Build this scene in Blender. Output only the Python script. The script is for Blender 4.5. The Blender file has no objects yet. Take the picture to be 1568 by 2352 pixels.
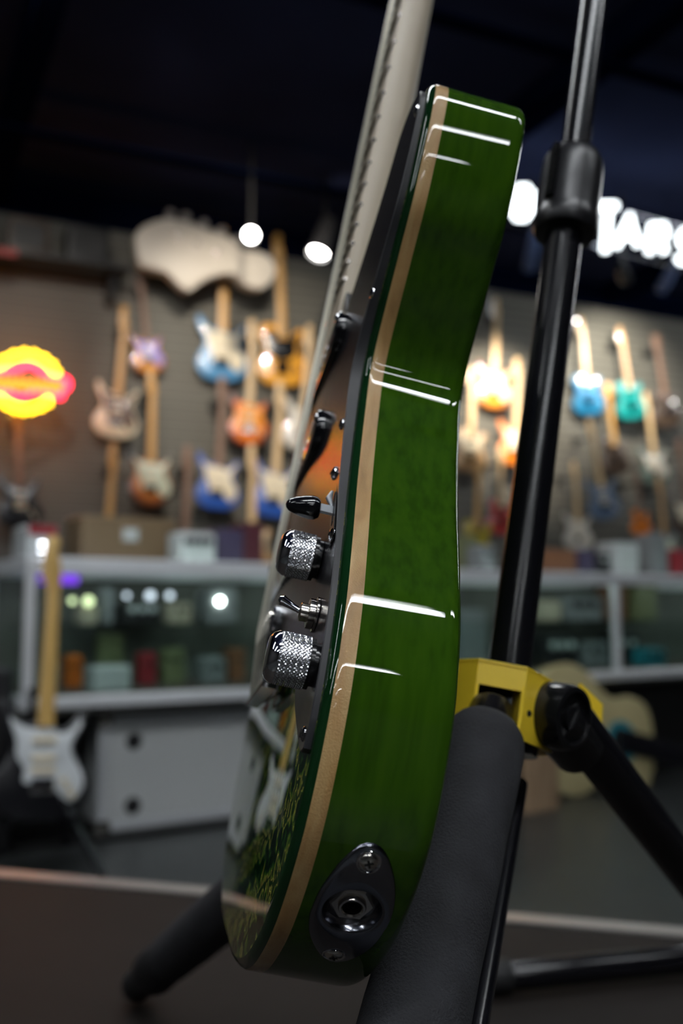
import bpy, math, random
from mathutils import Vector, Matrix
random.seed(7)
C = bpy.context.scene.collection
# ------------------------------------------------------------------ camera
W, H, FPX = 1568., 2352., 2287.
PITCH = math.radians(5.7)
EYE = Vector((0, 0, .785))
cp, sp = math.cos(PITCH), math.sin(PITCH)
cd = bpy.data.cameras.new('camera')
cam = bpy.data.objects.new('camera', cd); C.objects.link(cam)
cam.location = EYE; cam.rotation_euler = (math.radians(90) + PITCH, 0, 0)
cd.sensor_fit = 'HORIZONTAL'; cd.sensor_width = 24.0; cd.lens = 24.0 * FPX / W
cd.clip_start = .01; cd.clip_end = 100
cd.dof.use_dof = True; cd.dof.focus_distance = .352; cd.dof.aperture_fstop = 7.0
sc = bpy.context.scene; sc.camera = cam
# ------------------------------------------------------------------ world / exposure
wd = bpy.data.worlds.new('world'); sc.world = wd; wd.use_nodes = True
wd.node_tree.nodes['Background'].inputs[0].default_value = (.06, .08, .13, 1)
wd.node_tree.nodes['Background'].inputs[1].default_value = .05
sc.view_settings.view_transform = 'Standard'; sc.view_settings.look = 'None'
sc.view_settings.exposure = 0.35; sc.view_settings.gamma = 1.0
TUBE = 30.0          # radiance of the ceiling tubes
SPOT = 1.0           # strength of the track spots
# ------------------------------------------------------------------ pixel helpers (measure the photo, then place at a real distance)
def camdir(px, py):
    x = (px - 784.) / FPX; y = (py - 1176.) / FPX
    return Vector((x, cp + y * sp, sp - y * cp))
def at(px, py, d): return EYE + camdir(px, py) * d
def atz(px, py, z):
    v = camdir(px, py); return EYE + v * ((z - EYE.z) / v.z)
def atplane(px, py, P, N):
    v = camdir(px, py); return EYE + v * ((P - EYE).dot(N) / v.dot(N))
# ------------------------------------------------------------------ materials
def mat(name, col, rough=.5, metal=0., coat=0., spec=.5, emit=None, es=0., trans=0., alpha=1.):
    m = bpy.data.materials.new(name); m.use_nodes = True
    b = m.node_tree.nodes['Principled BSDF']
    b.inputs['Base Color'].default_value = (*col, 1); b.inputs['Roughness'].default_value = rough
    b.inputs['Metallic'].default_value = metal; b.inputs['Coat Weight'].default_value = coat
    b.inputs['Coat Roughness'].default_value = .02; b.inputs['Specular IOR Level'].default_value = spec
    b.inputs['Transmission Weight'].default_value = trans; b.inputs['Alpha'].default_value = alpha
    if emit: b.inputs['Emission Color'].default_value = (*emit, 1); b.inputs['Emission Strength'].default_value = es
    return m
def ramp_mat(name, stops, kind='NOISE', scale=(1, 1, 1), nscale=5., dist=0., detail=4., rough=.4, coat=0., bump=0., metal=0., spec=.5, bscale=None):
    m = mat(name, (1, 1, 1), rough, metal, coat, spec); nt = m.node_tree; n = nt.nodes; l = nt.links
    b = n['Principled BSDF']; tc = n.new('ShaderNodeTexCoord'); mp = n.new('ShaderNodeMapping')
    mp.inputs['Scale'].default_value = scale; l.new(tc.outputs['Object'], mp.inputs[0])
    if kind == 'WAVE':
        t = n.new('ShaderNodeTexWave'); t.inputs['Scale'].default_value = nscale; t.inputs['Distortion'].default_value = dist
        t.inputs['Detail'].default_value = detail; t.inputs['Detail Scale'].default_value = 1.2; out = t.outputs['Fac']
    else:
        t = n.new('ShaderNodeTexNoise'); t.inputs['Scale'].default_value = nscale; t.inputs['Detail'].default_value = detail
        t.inputs['Distortion'].default_value = dist; out = t.outputs['Fac']
    l.new(mp.outputs[0], t.inputs[0]); r = n.new('ShaderNodeValToRGB'); cr = r.color_ramp
    while len(cr.elements) < len(stops): cr.elements.new(.5)
    for e, (p, c) in zip(cr.elements, stops): e.position = p; e.color = (*c, 1)
    l.new(out, r.inputs[0]); l.new(r.outputs[0], b.inputs['Base Color'])
    if bump:
        bn = n.new('ShaderNodeBump'); bn.inputs['Strength'].default_value = bump; bn.inputs['Distance'].default_value = .001
        src = out
        if bscale:
            t2 = n.new('ShaderNodeTexNoise'); t2.inputs['Scale'].default_value = bscale; l.new(tc.outputs['Object'], t2.inputs[0]); src = t2.outputs['Fac']
        l.new(src, bn.inputs['Height']); l.new(bn.outputs[0], b.inputs['Normal'])
    return m
M = {}
M['chrome'] = mat('chrome', (.78, .79, .82), .07, 1)
M['knurl'] = mat('knurled_chrome', (.92, .93, .96), .2, 1)
M['nickel'] = mat('nickel', (.72, .68, .62), .16, 1)
M['dark_steel'] = mat('dark_steel', (.27, .28, .32), .16, 1)
M['black_plastic'] = mat('black_plastic', (.008, .008, .009), .18)
M['black_hole'] = mat('black_hole', (.002, .002, .002), .9)
M['black_gloss'] = mat('black_gloss', (.006, .006, .008), .12, coat=.5)
M['collar_black'] = mat('collar_black', (.012, .012, .014), .33)
M['black_paint'] = mat('black_paint', (.006, .006, .008), .2)
M['black_rubber'] = mat('black_rubber', (.01, .01, .011), .6)
M['pickguard'] = mat('pickguard', (.012, .011, .013), .27, coat=.0)
M['guard_edge'] = mat('guard_edge', (.03, .03, .034), .5)
M['foam'] = ramp_mat('foam', [(.3, (.016, .016, .019)), (.7, (.028, .029, .034))], nscale=60, rough=.85, bump=.6, bscale=900)
M['yellow'] = ramp_mat('yellow', [(.3, (.90, .62, .03)), (.7, (.95, .68, .04))], nscale=8, rough=.38)
M['yellow_in'] = mat('yellow_inside', (.55, .34, .02), .6)
M['green_side'] = ramp_mat('green_lacquer_side', [(.3, (.022, .062, .0036)), (.5, (.030, .082, .0042)), (.7, (.037, .096, .005))],
                           scale=(90, 1.6, 90), nscale=2.2, detail=2, rough=.6, coat=1.0, spec=.0)
M['green_top'] = ramp_mat('green_flamed_top', [(.12, (.002, .02, .006)), (.38, (.02, .11, .015)), (.6, (.16, .26, .02)), (.78, (.42, .36, .08)), (.92, (.01, .05, .01))],
                          kind='WAVE', scale=(1, 1, 1), nscale=13, dist=5, detail=2, rough=.5, coat=1.0, spec=.0)
for n_ in M['green_top'].node_tree.nodes:
    if n_.type == 'MAPPING': n_.inputs['Rotation'].default_value = (0, 0, math.radians(78))
    if n_.type == 'TEX_WAVE': n_.inputs['Detail Scale'].default_value = 9.0
M['green_rim'] = mat('green_lacquer_rim', (.005, .030, .008), .5, coat=1.0, spec=0.)
M['maple_edge'] = ramp_mat('maple_edge', [(.2, (.30, .155, .045)), (.5, (.50, .295, .11)), (.8, (.62, .43, .19))], scale=(14, 5, 30), nscale=4, dist=.6, detail=8, rough=.42, coat=.8, bump=.25, bscale=1400)
M['maple_neck'] = ramp_mat('maple_neck', [(.3, (.48, .40, .29)), (.7, (.60, .52, .40))], scale=(40, 3, 40), nscale=2, rough=.42)
M['steel_string'] = mat('steel_string', (.62, .60, .50), .3, 1)
# ------------------------------------------------------------------ mesh helpers
class MB:
    def __init__(s): s.v = []; s.f = []; s.mi = []
    def add(s, vs, fs, mi=0):
        o = len(s.v); s.v += [tuple(v) for v in vs]; s.f += [tuple(i + o for i in f) for f in fs]; s.mi += [mi] * len(fs)
    def box(s, c, sz, R=None, mi=0, bev=0.):
        hx, hy, hz = sz[0] / 2, sz[1] / 2, sz[2] / 2; c = Vector(c)
        b = min(bev, hx * .9, hy * .9, hz * .9)
        if b <= 0:
            vs = [Vector((x, y, z)) for x in (-hx, hx) for y in (-hy, hy) for z in (-hz, hz)]
            fs = [(0, 1, 3, 2), (4, 6, 7, 5), (0, 4, 5, 1), (2, 3, 7, 6), (0, 2, 6, 4), (1, 5, 7, 3)]
        else:  # rounded outline prism with chamfered ends
            pts = []
            for cx, cy, a0 in ((hx - b, hy - b, 0), (-hx + b, hy - b, 90), (-hx + b, -hy + b, 180), (hx - b, -hy + b, 270)):
                for k in range(4): a = math.radians(a0 + 30 * k); pts.append((cx + b * math.cos(a), cy + b * math.sin(a)))
            n = len(pts); vs = []
            for z, i in ((-hz, b), (-hz + b, 0), (hz - b, 0), (hz, b)):
                for (x, y) in pts: vs.append(Vector((x * (1 - i / hx * .999), y * (1 - i / hy * .999), z)))
            fs = [(j * n + k, j * n + (k + 1) % n, (j + 1) * n + (k + 1) % n, (j + 1) * n + k) for j in range(3) for k in range(n)]
            fs += [tuple(range(n - 1, -1, -1)), tuple(3 * n + k for k in range(n))]
        if R is not None: vs = [R @ v for v in vs]
        s.add([v + c for v in vs], fs, mi)
    def lathe(s, prof, o, ax, seg=32, mi=0, cap=True):
        o = Vector(o); ax = Vector(ax).normalized(); a = ax.orthogonal().normalized(); b = ax.cross(a)
        vs = []
        for r, z in prof:
            for k in range(seg):
                t = 2 * math.pi * k / seg; vs.append(o + ax * z + (a * math.cos(t) + b * math.sin(t)) * r)
        n = seg; fs = [(j * n + k, j * n + (k + 1) % n, (j + 1) * n + (k + 1) % n, (j + 1) * n + k) for j in range(len(prof) - 1) for k in range(n)]
        if cap: fs += [tuple(range(n - 1, -1, -1)), tuple((len(prof) - 1) * n + k for k in range(n))]
        s.add(vs, fs, mi)
    def cyl(s, p, q, r, r2=None, seg=24, mi=0, bev=0.):
        p = Vector(p); q = Vector(q); L = (q - p).length; r2 = r if r2 is None else r2
        pr = [(r, 0), (r2, L)] if bev <= 0 else [(r - bev, 0), (r - .3 * bev, .3 * bev), (r, bev), (r2, L - bev), (r2 - .3 * bev, L - .3 * bev), (r2 - bev, L)]
        s.lathe(pr, p, q - p, seg, mi)
    def tube(s, pts, r, seg=8, mi=0, closed=False):
        pts = [Vector(p) for p in pts]; N = len(pts); vs = []; prev = None
        for i, p in enumerate(pts):
            if closed: t = pts[(i + 1) % N] - pts[i - 1]
            else: t = pts[min(i + 1, N - 1)] - pts[max(i - 1, 0)]
            t.normalize()
            if prev is None: a = t.orthogonal().normalized()
            else: a = (prev - t * prev.dot(t)).normalized()
            prev = a; b = t.cross(a); rr = r[i] if isinstance(r, (list, tuple)) else r
            for k in range(seg): th = 2 * math.pi * k / seg; vs.append(p + (a * math.cos(th) + b * math.sin(th)) * rr)
        fs = [(j * seg + k, j * seg + (k + 1) % seg, ((j + 1) % N) * seg + (k + 1) % seg, ((j + 1) % N) * seg + k) for j in range(N if closed else N - 1) for k in range(seg)]
        if not closed: fs += [tuple(range(seg - 1, -1, -1)), tuple((N - 1) * seg + k for k in range(seg))]
        s.add(vs, fs, mi)
    def prism(s, pts, z0, z1, bev=0., mi=0):
        """outline in x,y extruded along z with a small rounded edge"""
        nrm = normals2(pts); n = len(pts); vs = []
        lay = [(z0, bev), (z0 + bev * .3, bev * .3), (z0 + bev, 0), (z1 - bev, 0), (z1 - bev * .3, bev * .3), (z1, bev)] if bev > 0 else [(z0, 0), (z1, 0)]
        for z, i in lay: vs += [(p[0] - q[0] * i, p[1] - q[1] * i, z) for p, q in zip(pts, nrm)]
        m = len(lay); fs = [(j * n + k, j * n + (k + 1) % n, (j + 1) * n + (k + 1) % n, (j + 1) * n + k) for j in range(m - 1) for k in range(n)]
        fs += [tuple(range(n - 1, -1, -1)), tuple((m - 1) * n + k for k in range(n))]
        s.add(vs, fs, mi)
    def build(s, name, mats, parent=None, smooth=35, local=None):
        me = bpy.data.meshes.new(name); me.from_pydata([tuple(v) for v in s.v], [], s.f)
        if not isinstance(mats, (list, tuple)): mats = [mats]
        for m in mats: me.materials.append(m)
        for p, i in zip(me.polygons, s.mi): p.material_index = i
        me.validate(); me.update()
        import bmesh
        bm = bmesh.new(); bm.from_mesh(me); bmesh.ops.recalc_face_normals(bm, faces=bm.faces); bm.to_mesh(me); bm.free()
        if smooth:
            for p in me.polygons: p.use_smooth = True
            me.set_sharp_from_angle(angle=math.radians(smooth))
        o = bpy.data.objects.new(name, me); C.objects.link(o)
        if parent: o.parent = parent
        return o
def normals2(pts):
    n = len(pts); A = sum(pts[i][0] * pts[(i + 1) % n][1] - pts[(i + 1) % n][0] * pts[i][1] for i in range(n)); sg = 1 if A > 0 else -1
    out = []
    for i in range(n):
        a = pts[i - 1]; b = pts[(i + 1) % n]; tx, ty = b[0] - a[0], b[1] - a[1]; L = math.hypot(tx, ty) or 1
        out.append((ty / L * sg, -tx / L * sg))
    return out
def catmull(P, n=8, closed=False):
    out = []; N = len(P)
    for i in range(N if closed else N - 1):
        if closed: p0, p1, p2, p3 = P[i - 1], P[i], P[(i + 1) % N], P[(i + 2) % N]
        else:
            p1, p2 = P[i], P[i + 1]
            p0 = P[i - 1] if i else tuple(2 * a - b for a, b in zip(P[0], P[1])); p3 = P[i + 2] if i + 2 < N else tuple(2 * a - b for a, b in zip(P[-1], P[-2]))
        for k in range(n):
            t = k / n; out.append(tuple(.5 * (2 * b + (c - a) * t + (2 * a - 5 * b + 4 * c - d) * t * t + (-a + 3 * b - 3 * c + d) * t ** 3) for a, b, c, d in zip(p0, p1, p2, p3)))
    if not closed: out.append(tuple(P[-1]))
    return out
def resample(P, step, closed=False):
    Q = [P[0]]; acc = 0
    L = list(P) + ([P[0]] if closed else [])
    tot = sum(math.dist(a, b) for a, b in zip(L, L[1:])); n = max(2, round(tot / step)); ds = tot / n; nxt = ds
    for a, b in zip(L, L[1:]):
        d = math.dist(a, b)
        while acc + d >= nxt - 1e-9 and len(Q) < n:
            t = (nxt - acc) / d; Q.append(tuple(x + (y - x) * t for x, y in zip(a, b))); nxt += ds
        acc += d
    if not closed: Q.append(tuple(P[-1]))
    return Q
def tag(o, label=None, cat=None, group=None, kind=None):
    if label: o['label'] = label
    if cat: o['category'] = cat
    if group: o['group'] = group
    if kind: o['kind'] = kind
    return o
def empty(name, loc=(0, 0, 0), mw=None):
    o = bpy.data.objects.new(name, None); C.objects.link(o); o.empty_display_size = .05
    if mw is not None: o.matrix_world = mw
    else: o.location = loc
    return o
def frame(X, Y, Z, T):
    m = Matrix.Identity(4)
    for i in range(3): m[i][0] = X[i]; m[i][1] = Y[i]; m[i][2] = Z[i]; m[i][3] = T[i]
    return m
# ------------------------------------------------------------------ the room
ang = math.radians(24.8)
WD = Vector((math.cos(ang), math.sin(ang), 0)); WN = Vector((-math.sin(ang), math.cos(ang), 0))   # along / away through the guitar wall
WP = Vector((-2.5, 7.06, 0)); ZC = 3.72
def wp(s, n, z): return WD * s + WN * n + Vector((0, 0, z))       # room coordinates
NW = WP.dot(WN)                                                    # distance of the guitar wall
SW = WP.dot(WD)
RR = Matrix.Rotation(ang, 3, 'Z')
def slat_mat():
    m = mat('slatwall', (.25, .22, .19), .55); nt = m.node_tree; n = nt.nodes; l = nt.links; b = n['Principled BSDF']
    tc = n.new('ShaderNodeTexCoord'); sx = n.new('ShaderNodeSeparateXYZ'); l.new(tc.outputs['Object'], sx.inputs[0])
    mu = n.new('ShaderNodeMath'); mu.operation = 'MULTIPLY'; mu.inputs[1].default_value = 1 / .0762; l.new(sx.outputs['Z'], mu.inputs[0])
    fr = n.new('ShaderNodeMath'); fr.operation = 'FRACT'; l.new(mu.outputs[0], fr.inputs[0])
    r = n.new('ShaderNodeValToRGB'); e = r.color_ramp.elements; e[0].position = .0; e[0].color = (.118, .112, .093, 1); e[1].position = .86; e[1].color = (.132, .125, .103, 1)
    x = r.color_ramp.elements.new(.88); x.color = (.03, .027, .023, 1); y = r.color_ramp.elements.new(1.0); y.color = (.035, .03, .026, 1)
    l.new(fr.outputs[0], r.inputs[0]); l.new(r.outputs[0], b.inputs['Base Color'])
    return m
M['slat'] = slat_mat()
M['plaster'] = mat('dark_plaster', (.05, .048, .05), .7)
M['navy'] = ramp_mat('navy_ceiling', [(.3, (.020, .025, .055)), (.7, (.026, .034, .08))], nscale=1.2, rough=1., spec=.0)
M['navy_beam'] = mat('navy_beam', (.002, .004, .014), 1., spec=.0)
M['concrete'] = ramp_mat('polished_concrete', [(.3, (.02, .022, .023)), (.7, (.045, .048, .048))], nscale=1.1, detail=6, rough=.3, spec=.35)
def slab(name, a, b, mt, kind='structure'):
    mb = MB(); c = [(x + y) / 2 for x, y in zip(a, b)]; s = [abs(y - x) for x, y in zip(a, b)]
    cw = wp(*c); mb.box((0, 0, 0), s); o = mb.build(name, mt, smooth=0); o.location = cw; o.rotation_euler = (0, 0, ang)
    tag(o, kind=kind); return o
S0, S1, N0 = SW - 6.5, SW + 13., -9.
slab('floor', (S0 - .1, N0 - .1, -.1), (S1 + .1, NW + .1, 0), M['concrete'])
slab('ceiling', (S0 - .1, N0 - .1, ZC + .22), (S1 + .1, NW + .1, ZC + .32), M['navy'])
slab('wall_back', (S0, NW, 0), (S1, NW + .1, ZC - .02), M['slat'])
slab('trim_1', (S0, NW, ZC - .02), (S1, NW + .1, ZC + .22), M['navy_beam'])
slab('wall_left', (S0 - .1, N0, 0), (S0, NW, ZC + .22), M['plaster'])
slab('wall_right', (S1, N0, 0), (S1 + .1, NW, ZC + .22), M['plaster'])
slab('wall_front', (S0, N0 - .1, 0), (S1, N0, ZC + .22), M['plaster'])
for k, s in enumerate((SW - 2.9, SW - .05, SW + 2.8, SW + 5.6, SW + 8.4)):      # joists under the dark ceiling
    slab('ceiling_beam', (s - .07, N0, ZC + .02), (s + .07, NW, ZC + .218), M['navy_beam'])
for n in (NW - 1.3, NW - 3.4): slab('ceiling_beam', (S0, n - .05, ZC + .0), (S1, n + .05, ZC + .02), M['navy_beam'])
# ceiling tube fixtures (above and behind the camera; they make the highlights on the lacquer; one ahead is added just to brighten upward faces)
M['tube'] = mat('tube_light', (1, 1, 1), .5, emit=(.93, .97, 1.0), es=TUBE)
M['fixture'] = mat('fixture_white', (.6, .6, .6), .4)
rows = [(4.0, 5.4, 10.5, .035), (2.5, -1.0, 1.8, .06), (1.1, -4.3, -1.9, .03), (-.98, -4.6, -2.0, .025), (-.98, -.9, 1.26, .07), (-.98, 1.75, 3.4, .03), (-3.05, -3.6, -1.9, .018), (-3.05, -1.3, .74, .03), (-5.1, -1.4, .12, .02), (-7.3, -2.2, -.7, .016)]
words = ['far right one, well past the right edge of the picture', 'broad one in the row closest to the guitar wall', 'left half of the next row', 'second row, left half', 'second row, widest one over the camera', 'second row, right end', 'third row, left half', 'third row, right half', 'fourth row', 'fifth row at the back']
for k, (n, s0, s1, r) in enumerate(rows):
    e = empty('tube_fixture', wp((s0 + s1) / 2, n, ZC - .12)); e.rotation_euler = (0, 0, ang)
    a = MB(); a.box((0, 0, .05 + r), (s1 - s0, .12 + 2 * r, .06), bev=.01); a.build('housing', M['fixture'], e)
    b = MB()
    if r > .05: b.box((0, 0, .0), (s1 - s0 - .04, 2 * r, .03), bev=.01)
    else: b.cyl((-(s1 - s0) / 2 + .02, 0, 0), ((s1 - s0) / 2 - .02, 0, 0), r, seg=16)
    b.build('light_tube', M['tube'], e)
    for x in (-(s1 - s0) / 2 + .3, (s1 - s0) / 2 - .3): c_ = MB(); c_.cyl((x, 0, .08 + r), (x, 0, .34), .008, seg=8); c_.build('hanging_rod', M['dark_steel'], e)
    tag(e, 'long white ceiling tube light, ' + words[k], 'ceiling light', 'ceiling tube lights')
# ------------------------------------------------------------------ background electric guitars
STRAT = [(0, 0), (-50, 2), (-110, 22), (-150, 70), (-158, 120), (-140, 170), (-112, 215), (-108, 255), (-128, 300), (-150, 345), (-158, 390), (-146, 408), (-122, 385), (-95, 345), (-62, 325), (-32, 330), (-28, 345), (28, 345), (32, 315), (58, 302), (90, 318), (112, 345), (135, 362), (146, 350), (140, 318), (122, 285), (108, 250), (112, 212), (138, 170), (160, 118), (152, 62), (112, 18), (50, 0)]
TELE = [(0, 0), (-50, 2), (-110, 20), (-150, 68), (-160, 115), (-146, 160), (-118, 205), (-112, 245), (-125, 290), (-140, 330), (-136, 372), (-105, 395), (-60, 398), (-28, 392), (28, 388), (30, 318), (52, 312), (80, 345), (112, 368), (138, 355), (140, 325), (120, 285), (108, 248), (115, 205), (145, 160), (161, 112), (150, 62), (110, 17), (50, 0)]
LP = [(0, 0), (-60, 4), (-120, 30), (-158, 85), (-160, 140), (-130, 195), (-100, 230), (-105, 275), (-125, 320), (-120, 365), (-85, 392), (-40, 395), (-26, 380), (26, 380), (30, 318), (55, 300), (80, 318), (100, 345), (124, 352), (134, 325), (122, 280), (100, 235), (128, 195), (160, 140), (158, 85), (120, 30), (60, 4)]
GUARD_S = [(70, 75), (20, 120), (-60, 125), (-62, 170), (-90, 215), (-92, 260), (-108, 305), (-120, 345), (-95, 325), (-60, 308), (-28, 305), (28, 305), (50, 288), (90, 300), (118, 335), (126, 315), (106, 280), (92, 245), (100, 210), (128, 165), (140, 118), (118, 72), (98, 58)]
GUARD_T = [(-30, 165), (-95, 215), (-98, 260), (-110, 320), (-80, 350), (-28, 345), (-28, 300), (28, 300), (40, 298), (88, 330), (112, 330), (98, 285), (88, 250), (90, 205), (30, 165)]
GUARD_L = [(60, 120), (58, 270), (92, 285), (95, 245), (105, 200), (115, 160), (85, 120)]
HEAD_S = [(-21, 0), (-28, 22), (-38, 38), (-38, 150), (-30, 178), (-8, 192), (12, 180), (16, 158), (8, 140), (14, 120), (26, 60), (26, 20), (21, 0)]
HEAD_L = [(-21, 0), (-36, 30), (-40, 150), (-20, 175), (0, 165), (20, 175), (40, 150), (36, 30), (21, 0)]
mesh_cache = {}
def gpart(key, fn, name, mt, parent):
    k = (key, mt.name)
    if k not in mesh_cache:
        mb = MB(); fn(mb); o = mb.build(name, mt, parent); mesh_cache[k] = o.data; return o
    o = bpy.data.objects.new(name, mesh_cache[k]); C.objects.link(o); o.parent = parent; return o
def electric(label, T, B, N, body, guard, neck, head=None, kind='strat', group='guitars hanging on the slatted wall', detail=True, L=.985):
    """T top of headstock, B bottom of body, N direction of the front"""
    T = Vector(T); B = Vector(B); Y = (T - B); s = Y.length / L; Y.normalize(); Z = (Vector(N) - Y * Vector(N).dot(Y)).normalized(); X = Y.cross(Z)
    e = empty('electric_guitar', mw=frame(X, Y, Z, B) @ Matrix.Scale(s, 4))
    ol = {'strat': STRAT, 'tele': TELE, 'lespaul': LP}[kind]; gl_ = {'strat': GUARD_S, 'tele': GUARD_T, 'lespaul': GUARD_L}[kind]
    mm = lambda P: [(x / 1000, y / 1000) for x, y in P]
    gpart('body' + kind, lambda m: m.prism(catmull(mm(ol), 5, True), -.022, .022, .006), 'body', body, e)
    if guard: gpart('guard' + kind, lambda m: m.prism(catmull(mm(gl_), 3, True), .0215, .0245, .0008), 'pickguard', guard, e)
    gpart('neck', lambda m: (m.prism([(-.028, .31), (-.0215, .79), (.0215, .79), (.028, .31)], .012, .034, .004)), 'neck', neck, e)
    gpart('head' + kind, lambda m: m.prism(catmull([(x, y + .79) for x, y in mm(HEAD_L if kind == 'lespaul' else HEAD_S)], 3, True), .010, .025, .002), 'headstock', head or neck, e)
    def br(m): m.box((0, .115 if kind != 'lespaul' else .15, .028), (.08, .05 if kind != 'tele' else .08, .012), bev=.003)
    gpart('bridge' + kind, br, 'bridge', M['chrome'], e)
    if detail:
        for y in ((.165, .205, .265) if kind == 'strat' else (.19, .285)):
            gpart('pk%s%.3f' % (kind, y), lambda m, y=y: m.box((0, y, .028), (.078, .022 if kind != 'lespaul' else .04, .012), bev=.003), 'pickup', M['cream'] if kind == 'strat' else (M['black_plastic'] if kind == 'tele' else M['nickel']), e)
        for (x, y) in ((.07, .13), (.088, .105), (.1, .08)):
            gpart('kn%.3f' % x, lambda m, x=x, y=y: m.lathe([(.011, .022), (.011, .034), (.008, .037)], (x, y, 0), (0, 0, 1), 16), 'knob', M['cream'] if kind == 'strat' else M['chrome'], e)
        def tn(m):
            for i in range(6):
                m.cyl((-.036, .815 + .026 * i, .016), (-.055, .815 + .026 * i, .016), .007, seg=10)
        gpart('tuners', tn, 'tuners', M['chrome'], e)
    tag(e, label, 'guitar', group)
    return e
def paint(name, col, rough=.35): return mat(name, col, rough, coat=.9)
M['cream'] = paint('cream', (.76, .67, .49)); M['offwhite'] = paint('offwhite', (.62, .58, .5)); M['blackp'] = paint('black_lacquer', (.006, .006, .009))
M['skyblue'] = paint('sky_blue', (.07, .26, .50)); M['royal'] = paint('royal_blue', (.02, .09, .42)); M['cyan'] = paint('lake_blue', (.01, .20, .40)); M['teal'] = paint('teal', (.0, .27, .26))
M['butter'] = paint('butterscotch', (.78, .36, .03)); M['redp'] = paint('red_lacquer', (.42, .012, .012)); M['olive'] = paint('olive_yellow', (.42, .33, .02)); M['purple'] = paint('violet', (.25, .2, .65))
M['greygreen'] = paint('grey_green', (.12, .17, .14)); M['browndark'] = paint('dark_brown', (.07, .045, .03)); M['slate'] = paint('slate_blue', (.10, .15, .24)); M['orangep'] = paint('orange', (.75, .2, .01)); M['tortoise'] = paint('tortoiseshell', (.07, .022, .012)); M['mint'] = paint('mint', (.55, .6, .46)); M['natural'] = paint('natural_wood', (.50, .30, .13))
M['goldneck'] = mat('aged_maple', (.55, .30, .08), .35); M['paleneck'] = mat('pale_maple', (.66, .46, .24), .35); M['rosewood'] = mat('rosewood', (.20, .11, .07), .5)
def burst(name, cin, cmid, cout):
    m = mat(name, cin, .35, coat=.9); nt = m.node_tree; n = nt.nodes; l = nt.links; tc = n.new('ShaderNodeTexCoord'); mp = n.new('ShaderNodeMapping')
    mp.inputs['Location'].default_value = (0, -.9, 0); mp.inputs['Scale'].default_value = (5.6, 4.6, 0)
    g = n.new('ShaderNodeTexGradient'); g.gradient_type = 'SPHERICAL'; r = n.new('ShaderNodeValToRGB'); cr = r.color_ramp
    cr.elements[0].position = .06; cr.elements[0].color = (*cout, 1); cr.elements[1].position = .5; cr.elements[1].color = (*cin, 1); q = cr.elements.new(.2); q.color = (*cmid, 1)
    l.new(tc.outputs['Object'], mp.inputs[0]); l.new(mp.outputs[0], g.inputs[0]); l.new(g.outputs['Fac'], r.inputs[0]); l.new(r.outputs[0], n['Principled BSDF'].inputs['Base Color'])
    return m
M['burst_orange'] = burst('sunburst_orange', (.85, .30, .02), (.70, .13, .01), (.10, .02, .01))
M['burst_brown'] = burst('sunburst_brown', (.60, .20, .02), (.28, .07, .01), (.012, .006, .005))
M['burst_honey'] = burst('sunburst_honey', (.80, .38, .03), (.65, .22, .02), (.2, .06, .01))
WF = -WN
def onwall(px, py, off=.13): return atplane(px, py, wp(0, NW - off, 0), WN)
M['hook'] = mat('hook_black', (.012, .012, .012), .4)
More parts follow.
